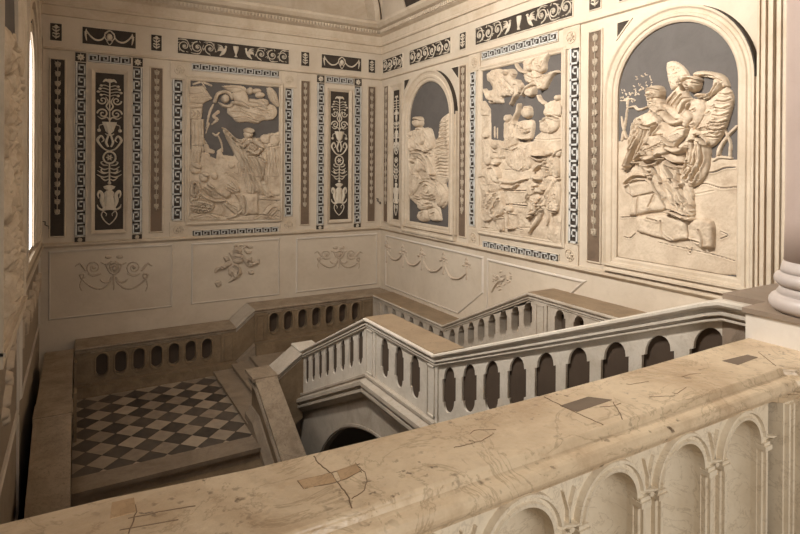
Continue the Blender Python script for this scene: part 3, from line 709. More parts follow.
# ---- candelabra (drawn once in a unit of 1 wide x 6.5 tall)
def candelabra(b, W, cu, v0, v1, wd):
    H = (v1-v0); X = lambda x: cu+x*wd; Z = lambda z: v0+z*H
    def rb(pts, w): 
        for sg in (-1, 1): b.ribbon(W, smoothline([(X(sg*x), Z(z)) for x, z in pts], 4), [q*wd*.78 for q in w])
    rb([(0, .03), (.16, .055), (.27, .09), (.22, .115), (.10, .10), (.12, .085)], [.05, .06, .05, .03])
    rb([(.10, .13), (.24, .125), (.38, .14), (.42, .16)], [.10, .10, .08, .03])
    b.ribbon(W, [(X(0), Z(z)) for z in (.125, .15, .18, .21, .235, .25)], [q*wd for q in (.55, .38, .36, .30, .36, .20)], .008, .03)
    rb([(.18, .14), (.26, .18), (.24, .22), (.34, .245), (.40, .225), (.36, .20)], [.12, .20, .16, .10, .05])
    b.ribbon(W, [(X(0), Z(z)) for z in (.25, .262, .275, .285)], [q*wd for q in (.10, .34, .44, .12)], .008, .028)
    b.blob(W, (X(0), Z(.298)), wd*.07, wd*.07)
    b.ribbon(W, [(X(0), Z(.30)), (X(0), Z(.42))], wd*.06)
    for z, q in ((.325, .30), (.345, .44), (.37, .42), (.395, .36)):
        rb([(.0, z), (q*.5, z-.010), (q, z+.008)], [.04, .08, .03]); 
    for z in (.352, .40): rb([(.06, z+.012), (.22, z+.014), (.30, z+.03), (.22, z+.035)], [.05, .07, .03])
    ring = [(X(.22*math.cos(a)), Z(.462)+.22*wd*1.05*math.sin(a)) for a in np.linspace(0, 2*math.pi, 21)]
    b.ribbon(W, ring, wd*.07); leaf(b, W, (X(0), Z(.462)), wd*.13, 6)
    rb([(.0, .505), (.18, .515), (.34, .545), (.42, .575), (.30, .60), (.20, .575), (.28, .56)], [.06, .09, .13, .09, .04])
    rb([(.05, .53), (.12, .56), (.06, .60), (.16, .615)], [.09, .12, .10, .04])
    b.ribbon(W, [(X(0), Z(z)) for z in (.60, .615, .63, .66, .685, .69)], [q*wd for q in (.20, .10, .28, .40, .52, .52)], .008, .03)
    rb([(.22, .675), (.36, .665), (.36, .64)], [.05, .03]); 
    for sg in (-1, 1): b.blob(W, (X(sg*.37), Z(.635)), wd*.07, wd*.07)
    for sg in (-1, 1):
        b.ribbon(W, [(X(x), Z(.742)+(z)*wd) for x, z in spiral((sg*.24, 0), .20, 1.4, math.pi/2-sg*math.pi/2, sg, 24)], [wd*.07, wd*.05])
        b.ribbon(W, [(X(x), Z(.828)+(z)*wd) for x, z in spiral((sg*.25, 0), .17, 1.3, math.pi/2-sg*math.pi/2, -sg, 24)], [wd*.06, wd*.04])
    rb([(.0, .70), (.1, .72), (.28, .71), (.42, .725)], [.06, .08, .03]); rb([(.0, .76), (.12, .79), (.05, .82), (.14, .85)], [.06, .08, .04])
    b.ribbon(W, [(X(0), Z(.69)), (X(0), Z(.95))], wd*.05)
    for z, q in ((.865, .30), (.885, .40), (.905, .34), (.925, .30)):
        rb([(.0, z-.01), (q*.6, z), (q, z-.004)], [.03, .05, .03])
        for sg in (-1, 1): b.blob(W, (X(sg*q), Z(z-.004)), wd*.06, wd*.05)
    rb([(0, .95), (.14, .958), (.24, .945)], [.12, .14, .05]); b.blob(W, (X(0), Z(.955)), wd*.12, wd*.08)
# ---- rosette block
def rosette(W, u0, u1, v0, v1, label):
    t = wthing('rosette_block', W, (u0+u1)/2, v0, label, 'rosette block', GRP['ros'])
    b = MB(); b.wbox(W, u0, u1, v0, v1, 0, .022); b.build('block', 'trim', t)
    b = MB(); c = ((u0+u1)/2, (v0+v1)/2); r = abs(v1-v0)*.26
    b.ribbon(W, [(c[0]+r*1.05*math.cos(a), c[1]+r*1.05*math.sin(a)) for a in np.linspace(0, 2*math.pi, 17)], r*.22, .02, .032)
    leaf(b, W, c, r*.8, 7, .3, .02, .045, .6); b.blob(W, c, r*.25, r*.25, .02, .05); b.build('rosette', 'trim', t, fix=False)
    return t
def smallblock(W, u0, u1, v0, v1, label):
    t = wthing('floret_block', W, (u0+u1)/2, v0, label, 'block', GRP['cap'])
    ground(W, (u0, u1, v0, v1), 'dark', t, .016)
    b = MB(); c = ((u0+u1)/2, (v0+v1)/2); leaf(b, W, c, min(abs(u1-u0), v1-v0)*.42, 8, 0, .014, .026, .55); b.build('floret', 'orn', t, fix=False)
# ---------------------------------------------------------------- wall A (back)
sA = [('leftmost foliage strip on the back wall, next to the window corner', -.365, -.185, 'dark'), ('brown foliage strip on the back wall, left of the framed relief', 1.03, 1.205, 'brown'),
      ('foliage strip on the back wall, right of the framed relief', 3.615, 3.78, 'brown'), ('foliage strip on the back wall, nearest the far corner', 5.02, 5.18, 'brown')]
for lb, a, c, mt in sA: strip(A, a, c, .62, 3.315, lb, mt)
def key_panel(u0, u1, lb):
    """candelabra bay: key borders left, right and top, four floret blocks, dark ornament panel"""
    w_ = .145
    greek(A, u0, u0+w_, .60, 3.30, 'left upright key border of the '+lb)
    greek(A, u1-w_, u1, .60, 3.30, 'right upright key border of the '+lb, flip=True)
    greek(A, u0+w_+.03, u1-w_-.03, 3.32, 3.445, 'top key border of the '+lb)
    for a, q in ((u0, 'left'), (u1-w_, 'right')):
        smallblock(A, a, a+w_, 3.315, 3.45, 'top %s floret block of the %s' % (q, lb))
        smallblock(A, a, a+w_, .50, .59, 'bottom %s floret block of the %s' % (q, lb))
    i0, i1 = u0+w_+.075, u1-w_-.075
    t = wthing('candelabra_panel', A, (u0+u1)/2, .6, 'dark candelabra panel in the '+lb, 'ornament panel', GRP['can'])
    b = MB(); b.frame(A, rect(i0+.055, i1-.055, .685, 3.165), [(0, 0), (0, .02), (.02, .03), (.04, .045), (.055, .05), (.055, 0)]); b.build('frame', 'trim', t)
    b = MB(); b.wbox(A, i0+.055, i1-.055, .685, 3.165, 0, .006); b.build('ground', 'dark', t)
    b = MB(); candelabra(b, A, (i0+i1)/2, .69, 3.16, (i1-i0-.11)); b.build('ornament', 'orn', t, fix=False)
key_panel(-.045, .905, 'left candelabra bay of the back wall')
key_panel(3.93, 4.865, 'right candelabra bay of the back wall, near the corner')
frieze(A, -.375, -.225, 'sprig', 'small frieze panel with a sprig, at the window end of the back wall')
frieze(A, .05, .80, 'swag', 'frieze panel with mask and swags above the left candelabra bay')
frieze(A, 1.03, 1.19, 'sprig', 'small frieze panel with a sprig, left of the back wall scroll panel')
frieze(A, 1.44, 3.37, 'vase', 'long back wall frieze panel of scrolls with birds and vase above the framed relief')
frieze(A, 3.61, 3.77, 'sprig', 'small frieze panel with a sprig, right of the back wall scroll panel')
frieze(A, 4.02, 4.86, 'swag', 'frieze panel with mask and swags above the right candelabra bay')
frieze(A, 5.02, 5.17, 'sprig', 'small frieze panel with a sprig, in the far corner of the back wall')
greek(A, 1.665, 3.18, 3.33, 3.45, 'horizontal key border above the framed relief on the back wall')
greek(A, 1.69, 3.19, .485, .60, 'horizontal key border below the framed relief on the back wall', flip=True)
greek(A, 1.355, 1.515, .79, 3.15, 'upright key border left of the framed relief on the back wall')
greek(A, 3.305, 3.455, .79, 3.15, 'upright key border right of the framed relief on the back wall', flip=True)
for u0, q in ((1.325, 'left'), (3.235, 'right')):
    rosette(A, u0, u0+.29, 3.17, 3.46, 'cream rosette block at the top %s corner of the back wall relief' % q)
    rosette(A, u0, u0+.29, .49, .77, 'cream rosette block at the bottom %s corner of the back wall relief' % q)
# ---------------------------------------------------------------- wall B (right)
strip(B, 9.84, 9.67, .62, 3.315, 'foliage strip on the right wall, nearest the far corner')
strip(B, 7.29, 7.11, .61, 3.33, 'foliage strip on the right wall, right of the small arched relief')
strip(B, 4.665, 4.485, .60, 3.33, 'foliage strip on the right wall, left of the great arched relief')
t = wthing('candelabra_panel', B, 9.33, .6, 'narrow dark ornament panel in a cream frame, left of the small arched relief', 'ornament panel', GRP['can'])
b = MB(); b.frame(B, rect(9.45, 9.21, .70, 3.19), [(0, 0), (0, .02), (.05, .025), (.10, .045), (.12, .045), (.12, 0)]); b.build('frame', 'trim', t)
b = MB(); b.wbox(B, 9.45, 9.21, .70, 3.19, 0, .006); b.build('ground', 'dark', t)
b = MB(); candelabra(b, B, 9.33, .7, 3.18, .22); b.build('ornament', 'orn', t, fix=False)
frieze(B, 9.90, 9.12, 'rinceau', 'scroll frieze panel on the right wall, nearest the far corner', n=4)
frieze(B, 8.86, 7.55, 'rinceau', 'scroll frieze panel above the small arched relief', n=6)
frieze(B, 7.295, 7.13, 'sprig', 'small frieze panel between two scroll panels of the right wall')
frieze(B, 6.88, 4.93, 'vase', 'long right wall frieze panel of scrolls with birds above the crowded relief', n=6)
frieze(B, 4.665, 4.50, 'sprig', 'small frieze panel right of the long right wall scroll panel')
frieze(B, 4.24, 2.9, 'rinceau', 'scroll frieze panel above the great arched relief, cut by the picture top')
greek(B, 5.17, 6.72, 3.34, 3.455, 'horizontal key border above the crowded relief on the right wall')
greek(B, 5.13, 6.66, .485, .60, 'horizontal key border below the crowded relief on the right wall', flip=True)
greek(B, 6.86, 7.0, .80, 3.19, 'upright key border left of the crowded relief on the right wall')
greek(B, 4.81, 4.965, .78, 3.19, 'upright key border right of the crowded relief on the right wall', flip=True)
for u0, q in ((6.75, 'left'), (4.80, 'right')):
    rosette(B, u0, u0+.27, 3.20, 3.465, 'cream rosette block at the top %s corner of the right wall relief' % q)
    rosette(B, u0, u0+.27, .49, .76, 'cream rosette block at the bottom %s corner of the right wall relief' % q)
def corner_tri(W, c, r, sg, vt, label):
    x = c+sg*r*1.30; t = wthing('spandrel_inlay', W, x, vt, label, 'inlay', None)
    p = [(x, vt), (x-sg*r*.30, vt), (x, vt-r*.30)]
    b = MB(); b.plate(W.W, p, [], 0, .006); b.build('ground', 'dark', t)
    b = MB(); b.frame(W, p, [(0, 0), (0, .014), (.016, .014), (.016, 0)]); b.build('rim', 'orn', t)
corner_tri(B, 8.185, .665, 1, 3.34, 'dark triangular inlay at the top left of the small arched relief')
corner_tri(B, 8.185, .665, -1, 3.34, 'dark triangular inlay at the top right of the small arched relief')
corner_tri(B, 3.57, .53, 1, 3.36, 'dark triangular inlay at the top left of the great arched relief')
corner_tri(B, 3.57, .53, -1, 3.60, 'dark triangular inlay at the top right of the great arched relief')
# ================================================================== reliefs as height fields
def hf_relief(name, W, views, shapes, box, cell, mat, parent, clip=None, seed=1, scale=1.0, rough=.0045):
    """box in wall coords (u0,u1,v0,v1); shapes: (view, kind, pts, args...)"""
    u0, u1, v0, v1 = box
    nu = int((u1-u0)/cell)+1; nv = int((v1-v0)/cell)+1
    us = np.linspace(u0, u1, nu); vs = np.linspace(v0, v1, nv); U, V = np.meshgrid(us, vs)
    Hh = np.zeros_like(U)
    def cv(view, pts):
        ox, oy, s = views[view]; return np.array([W.px(ox+x/s, oy+y/s) for x, y in pts])
    def mpp(view, p):
        ox, oy, s = views[view]; a = W.px(ox+p[0]/s, oy+p[1]/s); c = W.px(ox+p[0]/s, oy+(p[1]+10)/s); return abs(a[1]-c[1])/10
    def segd(P, closed, sub, rad=None):
        Us, Vs = U[sub], V[sub]; best = np.full(Us.shape, 1e9); rr = np.zeros(Us.shape)
        n = len(P)
        for i in range(n if closed else n-1):
            a = P[i]; c = P[(i+1) % n]; d = c-a; L = max(1e-12, d@d)
            t = np.clip(((Us-a[0])*d[0]+(Vs-a[1])*d[1])/L, 0, 1)
            dist = np.hypot(Us-a[0]-t*d[0], Vs-a[1]-t*d[1])
            if rad is None:
                k = dist < best; best[k] = dist[k]
            else:
                r = rad[i]+(rad[min(i+1, n-1)]-rad[i])*t; q = dist/r
                k = q < best; best[k] = q[k]; rr[k] = r[k]
        return best, rr
    def sub_of(P, m):
        i0 = max(0, int((P[:, 0].min()-m-u0)/cell)); i1 = min(nu, int((P[:, 0].max()+m-u0)/cell)+2)
        j0 = max(0, int((P[:, 1].min()-m-v0)/cell)); j1 = min(nv, int((P[:, 1].max()+m-v0)/cell)+2)
        return (slice(j0, j1), slice(i0, i1))
    for sh in shapes:
        view, kind, pts = sh[0], sh[1], sh[2]; a = sh[3:]
        pts = list(zip(pts[0::2], pts[1::2]))
        if kind == 'E':   # ellipse-ish head: rx, ry, height
            (x, y), rx, ry, hh = pts[0], a[0], a[1], a[2]
            pts = [(x+rx*math.cos(q), y+ry*math.sin(q)) for q in np.linspace(0, 2*math.pi, 17)[:-1]]; kind = 'P'; a = (hh, rx*.9)
        if kind in 'Pp':    # polygon: height, edge width (view px), p = straight edges
            P = cv(view, pts if kind == 'p' or len(pts) == 16 else smoothline(pts+[pts[0]], 4)[:-1]); hh = a[0]*scale; we = (a[1] if len(a) > 1 else 20)*mpp(view, pts[0])
            sub = sub_of(P, 3*cell+.02)
            if Hh[sub].size == 0: continue
            Us, Vs = U[sub], V[sub]; ins = np.zeros(Us.shape, bool); n = len(P)
            for i in range(n):
                x1, y1 = P[i]; x2, y2 = P[(i+1) % n]
                if y1 == y2: continue
                ins ^= ((y1 > Vs) != (y2 > Vs)) & (Us < (x2-x1)*(Vs-y1)/(y2-y1)+x1)
            d, _ = segd(P, True, sub)
            bs = a[2] if len(a) > 2 else .35
            new = np.where(ins, hh*(bs+(1-bs)*np.sqrt(np.clip(1-(1-np.clip(d/we, 0, 1))**2, 0, 1))), 0)
            cur = Hh[sub]
            g = np.where(~ins, np.exp(-(d/(cell*1.1))**2), 0)*np.minimum(cur, .05)*1.0
            Hh[sub] = np.where(ins, np.maximum(new, cur*.55+new*.45), cur-g)
        elif kind == 'S':  # limb: radii (view px), height
            P = cv(view, smoothline(pts, 4)); k = mpp(view, pts[0]); rad = np.interp(np.linspace(0, 1, len(P)), np.linspace(0, 1, len(a[0])), a[0])*k
            sub = sub_of(P, rad.max()+3*cell)
            if Hh[sub].size == 0: continue
            q, _ = segd(P, False, sub, rad); ins = q < 1; cur = Hh[sub]; top = a[1]*scale
            new = np.where(ins, top*(.35+.65*np.sqrt(np.clip(1-q*q, 0, 1))), 0)
            g = np.where((q >= 1), np.exp(-((q-1)*rad.mean()/(cell*1.1))**2), 0)*np.minimum(cur, .05)*1.0
            Hh[sub] = np.where(ins, np.maximum(new, cur*.5+new*.6), cur-g)
        elif kind == 'F':  # fold / groove: depth, width px
            P = cv(view, smoothline(pts, 4)); wd = max(cell*.9, a[1]*mpp(view, pts[0])); sub = sub_of(P, wd*4)
            if Hh[sub].size == 0: continue
            d, _ = segd(P, False, sub); cur = Hh[sub]
            pr_ = (-np.exp(-(d/wd)**2)+.55*np.exp(-((d-wd*1.9)/wd)**2))*a[0]*scale
            Hh[sub] = np.where(cur > .003, np.maximum(.002, cur+pr_*1.35), cur)
    r_ = np.random.default_rng(seed)
    # chiselled unevenness
    nz = np.zeros_like(Hh)
    for s in (3, 7, 15):
        g = r_.standard_normal((nv//s+3, nu//s+3)); yi = np.arange(nv)/s; xi = np.arange(nu)/s
        y0 = yi.astype(int); x0 = xi.astype(int); fy = (yi-y0)[:, None]; fx = (xi-x0)[None]
        nz += (g[y0][:, x0]*(1-fy)*(1-fx)+g[y0+1][:, x0]*fy*(1-fx)+g[y0][:, x0+1]*(1-fy)*fx+g[y0+1][:, x0+1]*fy*fx)*(s/10)**.5
    Hh = np.where(Hh > .002, np.maximum(.002, Hh+nz*rough), 0)
    if clip is not None: Hh = np.where(clip(U, V), Hh, 0)
    Hh = Hh+.004*(Hh > 0)
    m = Hh > 0; q = m[:-1, :-1] | m[1:, :-1] | m[:-1, 1:] | m[1:, 1:]
    idx = -np.ones(Hh.shape, int); use = np.zeros(Hh.shape, bool)
    use[:-1, :-1] |= q; use[1:, :-1] |= q; use[:-1, 1:] |= q; use[1:, 1:] |= q
    idx[use] = np.arange(use.sum())
    loc = ROOT[parent.name]; u_, v_, h_ = U[use], V[use], Hh[use]
    if W.k == 'A': X = np.stack([u_, YA-h_, v_], 1)
    elif W.k == 'B': X = np.stack([XB-h_, u_, v_], 1)
    else: X = np.stack([XC+W.off+h_, u_, v_], 1)
    X = X-np.array(loc)
    j, i = np.nonzero(q); fc = np.stack([idx[j, i], idx[j, i+1], idx[j+1, i+1], idx[j+1, i]], 1)
    if W.k == 'B': fc = fc[:, ::-1]
    me = bpy.data.meshes.new(name); me.vertices.add(len(X)); me.vertices.foreach_set('co', X.astype(np.float32).ravel())
    me.loops.add(fc.size); me.loops.foreach_set('vertex_index', fc.astype(np.int32).ravel())
    me.polygons.add(len(fc)); me.polygons.foreach_set('loop_start', np.arange(0, fc.size, 4, dtype=np.int32))
    me.update(calc_edges=True); me.polygons.foreach_set('use_smooth', [True]*len(fc))
    me.materials.append(MT[mat]); o = bpy.data.objects.new(name, me); COL.objects.link(o); o.parent = parent; ROOT[o.name] = loc
    return o
# ---------------------------------------------------------------- framed relief on the back wall
FR = [(-.03, 0), (-.03, .02), (-.015, .035), (.0, .03), (.03, .045), (.055, .05), (.06, .02), (.075, .02), (.08, 0)]
t = wthing('framed_relief', A, 2.41, .74, 'large framed relief with robed figure, column and cloud angels on the back wall', 'relief')
bx = (1.615, 3.215, .75, 3.185)
b = MB(); b.wbox(A, bx[0], bx[1], bx[2], bx[3], 0, .006); b.build('ground', 'slate', t)
b = MB(); b.frame(A, rect(*bx), FR[:5]+[(.055, .03), (.06, 0)]); b.build('frame', 'trim', t)
VA = {1: (185, 78, 7.22), 2: (185, 148, 7.22)}
setting = [
 (2,'p',[22,20,140,-60,170,-20,180,60,225,80,230,20,260,0,270,50,350,60,360,0,470,-60,560,-80,690,-100,690,520,22,520],.022,14),
 (1,'p',[22,66,130,56,195,150,120,190,24,185],.045,10), (1,'p',[24,186,128,190,124,214,30,218],.05,6),
 (1,'p',[34,220,126,218,116,300,42,302],.05,10), (1,'p',[44,302,134,298,140,533,46,533],.05,26), (2,'p',[46,-10,122,-10,100,140,46,140],.05,26),
 (1,'F',[70,305,72,530],.014,3), (1,'F',[94,305,97,530],.014,3), (1,'F',[116,305,120,530],.014,3), (1,'F',[24,120,150,112],.014,3), (1,'F',[24,150,165,140],.012,3), (1,'F',[130,60,185,150],.02,4), (1,'F',[110,75,165,160],.015,3),
 (1,'F',[50,240,70,262,50,280],.02,4), (1,'F',[85,240,100,262,85,285],.02,4),
 (2,'F',[62,0,62,110],.012,3), (2,'F',[84,0,84,120],.012,3),
 (1,'S',[240,245,205,275,230,300,195,335],[12,9,12,5],.02), (1,'S',[205,190,180,240,165,300,150,370],[5,10,6,3],.012), (1,'S',[170,330,150,400],[8,3],.012),
 (1,'S',[60,45,120,30,190,55],[5,9,5],.02), (1,'S',[120,30,150,75],[5,3],.015),
 (1,'S',[150,490,165,520,200,533],[16,18,14],.025), (1,'S',[240,420,262,470,270,530],[5,5,5],.02), (1,'S',[200,400,225,415,245,395],[5,7,5],.02),
 (1,'P',[540,450,580,410,640,400,700,430,700,860,620,850,560,700,520,520],.035,30), (1,'E',[580,440],40,34,.05), (1,'E',[645,450],38,40,.05),
 (1,'F',[560,470,600,500,680,490],.02,4), (1,'F',[600,560,640,700],.015,4), (1,'F',[640,520,670,700],.015,4), (1,'F',[590,620,600,800],.015,4),
 (2,'P',[560,470,600,420,660,400,695,430,695,515,550,515],.05,30), (2,'F',[580,490,620,440,650,430],.03,4), (2,'F',[620,500,660,450,690,470],.03,4),
 (2,'p',[530,345,695,345,695,380,530,372],.04,10),
 (2,'F',[380,110,385,190,350,180],.012,4), (2,'F',[280,190,300,185,380,240],.012,4),
 (2,'P',[40,470,200,480,330,500,500,480,690,500,690,520,40,520],.04,10), (2,'F',[60,500,150,480,220,505],.02,4), (2,'F',[500,500,560,480,600,505],.02,4)]
angels = [
 (1,'P',[305,215,345,190,400,178,470,200,560,185,640,200,664,250,635,298,560,308,520,330,450,318,380,320,340,282,305,250],.055,34),
 (1,'P',[262,60,330,52,420,62,446,100,400,125,330,98],.05,18), (1,'P',[330,112,400,100,440,110,470,160,560,150,600,170,580,205,440,210,380,190],.075,22),
 (1,'P',[588,72,620,70,660,120,678,205,640,192,602,140],.05,14), (1,'S',[215,170,235,120,280,100,322,112,338,150],[12,12,12,10,8],.06),
 (1,'E',[290,150],28,30,.085), (1,'P',[240,175,300,195,350,180,330,215,270,210],.06,14), (1,'E',[468,95],22,25,.085), (1,'E',[515,95],34,18,.06), (1,'E',[540,125],34,20,.07),
 (1,'S',[470,165,530,175,580,215],[14,14,8],.09), (1,'S',[345,180,400,190,450,215],[12,12,7],.085),
 (1,'F',[330,245,400,250,480,290],.02,4), (1,'F',[380,215,440,250,560,280],.02,4), (1,'F',[480,210,560,240,620,235],.02,4), (1,'F',[600,90,640,180],.015,3), (1,'F',[620,85,660,180],.015,3), (1,'F',[290,75,380,75,420,95],.015,3), (1,'F',[520,220,600,270],.02,4), (1,'F',[350,290,430,285,520,315],.02,4)]
hero = [
 (1,'P',[262,355,300,372,350,425,400,445,430,432,500,432,560,490,592,560,580,640,560,720,600,790,625,850,590,862,560,846,520,830,450,832,425,760,405,660,360,560,310,460],.07,34),
 (1,'E',[455,402],32,36,.11), (1,'P',[420,372,455,360,492,375,485,400,430,395],.115,10), (1,'P',[430,440,500,436,545,500,520,560,450,540,420,480],.10,24),
 (1,'S',[500,450,545,500,500,545,440,520],[18,20,15,10],.12), (1,'S',[440,470,400,500,360,470],[16,14,8],.11),
 (1,'F',[275,372,360,480,430,640,500,800],.035,6), (1,'F',[300,390,400,520,470,680,540,830],.035,6), (1,'F',[340,440,440,560,520,700,600,840],.04,6), (1,'F',[420,660,440,800],.025,5), (1,'F',[460,700,480,820],.025,5),
 (1,'F',[500,560,540,660,560,760],.04,6), (1,'F',[470,470,520,500,560,520],.03,5), (1,'F',[450,560,500,560,570,600],.03,5), (1,'F',[380,450,440,500],.03,5),
 (2,'S',[560,250,590,320,630,345],[16,14,8],.08)]
crowd = [
 (2,'P',[310,90,350,95,360,130,330,150,305,125],.04,12), (2,'P',[285,262,330,235,370,255,395,310,340,330,290,300],.06,20), (2,'F',[300,265,350,300],.025,4), (2,'F',[330,245,375,300],.025,4), (2,'F',[300,290,340,310],.02,4),
 (2,'P',[35,235,100,245,115,330,160,370,212,400,190,455,120,470,60,462,35,430],.075,24), (2,'P',[150,240,200,265,270,340,262,392,180,350,122,300],.065,20),
 (2,'P',[285,370,345,392,400,392,425,440,360,472,300,422],.075,18),
 (2,'E',[72,152],40,38,.075), (2,'E',[132,212],34,34,.095), (2,'E',[210,202],27,26,.075), (2,'E',[295,335],33,26,.09), (2,'E',[420,448],10,10,.05),
 (2,'P',[40,110,90,108,115,140,90,150,50,130],.085,10), (2,'P',[105,180,150,170,170,205,130,200],.105,8),
 (2,'S',[105,325,160,362,220,382,290,378],[14,13,11,8],.10), (2,'S',[165,255,215,300,255,335],[13,12,8],.09), (2,'S',[50,250,45,330,90,350],[14,14,12],.09),
 (2,'S',[285,400,330,440,365,480,300,505],[16,13,10,6],.09), (2,'S',[400,395,410,440,380,470],[12,10,8],.08), (2,'S',[60,400,120,395,170,420,120,450],[16,16,12,9],.095),
 (2,'F',[60,260,90,300,70,360],.03,5), (2,'F',[50,380,110,370,180,400],.035,5), (2,'F',[45,420,110,430,180,440],.035,5), (2,'F',[110,270,180,320],.03,4), (2,'F',[300,400,360,430],.025,4),
 (2,'F',[80,440,130,400],.03,4), (2,'S',[260,400,280,440,260,480],[8,10,5],.05)]
drum = [(2,'p',[370,325,515,328,525,345,527,465,515,478,420,482,418,400],.085,50), (2,'P',[350,330,385,322,412,345,426,400,424,460,405,480,395,420,380,370],.07,16), (2,'F',[415,350,430,400,428,470],.03,5), (2,'F',[518,330,522,470],.02,4)]
hero += [(1,'F',[300+22*k,400+8*k,380+20*k,540,470+18*k,700],.02,2.5) for k in range(9)]
crowd += [(2,'F',[50+16*k,380+4*k,70+15*k,420,60+18*k,455],.02,2.5) for k in range(8)]+[(2,'F',[160+14*k,270+8*k,180+14*k,310+6*k,190+12*k,350],.02,2.5) for k in range(6)]+[(2,'F',[40+14*k,255,52+14*k,290,48+14*k,330],.02,2.5) for k in range(5)]
setting += [(1,'F',[560+22*k,500,570+22*k,600,565+22*k,700],.015,2.5) for k in range(5)]
for nm, s in (('background_relief', setting), ('cloud_angels', angels), ('robed_figure', hero), ('crowd_figures', crowd), ('drum_pedestal', drum)):
    hf_relief(nm, A, VA, s, bx, .0095, 'relief', t, scale=1.05, seed=len(nm))
# ---------------------------------------------------------------- the two arched reliefs on the right wall
def arched(W, c, r, v0, vs, fw_, label):
    t = wthing('arched_relief', W, c, v0, label, 'relief')
    o = arch(c, r, v0, vs)
    b = MB(); b.plate(W.W, o, [], 0, .006); b.build('ground', 'slate', t)
    k = fw_/.17
    b = MB(); b.frame(W, o, [(0, 0), (0, .03), (.02*k, .045), (.05*k, .045), (.06*k, .06), (.09*k, .065), (.10*k, .05), (.13*k, .055), (.15*k, .075), (.17*k, .075), (.17*k, 0)]); b.build('frame', 'trim', t)
    b = MB()
    for sg in (-1, 1): b.wbox(W, c+sg*(r+.168*k), c+sg*(r+.19*k), v0-.1, vs+.05, 0, .05)
    b.wbox(W, c-r-.17*k, c+r+.17*k, v0-.10, v0-.08*k, 0, .085); b.build('jambs', 'trim', t)
    return t, (lambda U, V: (np.abs(U-c) < r-.004) & (V > v0+.004) & ((V < vs) | (np.hypot(U-c, V-vs) < r-.004)))
t, clip = arched(B, 8.185, .635, .715, 2.57, .20, 'small arched relief of a winged figure over clouds, left of the crowded relief')
VB = {1: (405, 75, 6.667), 2: (405, 150, 6.667)}
wing = [(1,'P',[300,255,330,262,330,540,210,560,205,470,235,400,250,300],.05,26), (2,'P',[320,0,330,120,300,190,262,240,232,200,215,140,210,0],.05,26)]
for k in range(9): wing.append((1,'F',[232+6*k if k < 4 else 225, 330+26*k, 262, 318+26*k, 285, 322+26*k, 310, 300+27*k],.02,3.5))
for k in range(7): wing.append((2,'F',[225, 55+20*k, 250, 35+22*k, 290, 40+22*k, 315, 20+24*k],.02,3.5))
clouds = [(2,'P',[90,10,200,0,235,130,290,260,300,330,265,390,235,360,250,440,245,475,180,462,170,430,165,475,105,472,92,430,110,395,70,350,40,300,45,180],.05,30),
 (2,'P',[45,150,110,170,120,230,70,300,50,330,42,250],.07,18), (2,'P',[225,205,270,250,295,310,270,370,232,372,225,300],.07,20), (2,'P',[120,200,190,200,220,260,200,320,130,330,105,270],.08,26),
 (2,'P',[95,335,160,330,200,370,165,400,105,395],.07,18), (2,'P',[165,395,215,390,248,450,235,475,180,462],.06,16), (2,'P',[100,410,160,400,165,470,108,470],.06,16),
 (2,'F',[150,250,170,235,190,260,175,290,150,280],.03,4), (2,'F',[120,230,160,210,210,240,215,300],.03,4), (2,'F',[80,310,120,320,150,360,190,355],.035,4), (2,'F',[240,240,255,290,245,350],.03,4), (2,'F',[265,270,275,310,255,370],.025,4), (2,'F',[75,200,80,260,60,310],.025,4), (2,'F',[110,350,150,370,200,360],.03,4), (2,'F',[120,430,140,415,150,450],.02,4), (2,'F',[190,430,215,420,225,455],.02,4), (2,'F',[130,290,170,310,215,300],.03,4), (2,'F',[170,340,230,330],.03,4)]
fig = [(1,'P',[45,375,85,365,110,370,150,352,185,365,205,440,215,520,225,580,120,600,60,560,42,480],.08,28), (2,'P',[60,0,190,0,215,60,218,180,200,195,160,150,120,140,95,170,60,160,50,90],.085,26),
 (1,'E',[105,318],25,34,.12), (1,'P',[85,300,95,280,120,282,130,305,110,300],.125,8), (1,'P',[95,350,125,350,140,385,100,390],.10,10), (1,'P',[90,375,140,370,160,440,130,470,95,440],.11,20),
 (1,'S',[165,375,190,420,205,480,150,520],[17,17,14,9],.12), (1,'S',[65,390,55,440,70,500,120,515],[15,15,13,9],.12),
 (2,'S',[90,30,150,40,190,100,215,160],[22,26,22,14],.12), (2,'S',[70,70,95,80,100,150,105,180],[18,16,11,8],.11),
 (1,'F',[60,400,80,460,60,520],.04,4), (1,'F',[150,380,160,440,200,500],.04,4), (1,'F',[100,450,140,500,200,530],.045,5), (2,'F',[90,8,150,12,195,70,213,150],.06,6), (2,'F',[70,60,110,75,105,150],.05,5), (2,'F',[130,60,170,100,200,170],.04,5), (2,'F',[45,75,60,130,65,160],.04,4), (2,'F',[150,130,150,180],.03,4), (1,'F',[120,400,118,450],.03,3)]
bxx = (7.55, 8.82, .715, 3.21)
hf_relief('wing', B, VB, wing, bxx, .0085, 'relief', t, clip, 3, .95)
hf_relief('clouds', B, VB, clouds, bxx, .0085, 'relief', t, clip, 4, 1.)
hf_relief('seated_figure', B, VB, fig, bxx, .0085, 'relief', t, clip, 5, 1.05)
t, clip = arched(B, 3.57, .665, .70, 2.54, .165, 'great arched relief of a bearded old man with a book and an angel')
VC = {1: (615, 15, 5.623), 2: (615, 90, 5.623), 3: (615, 180, 5.623)}
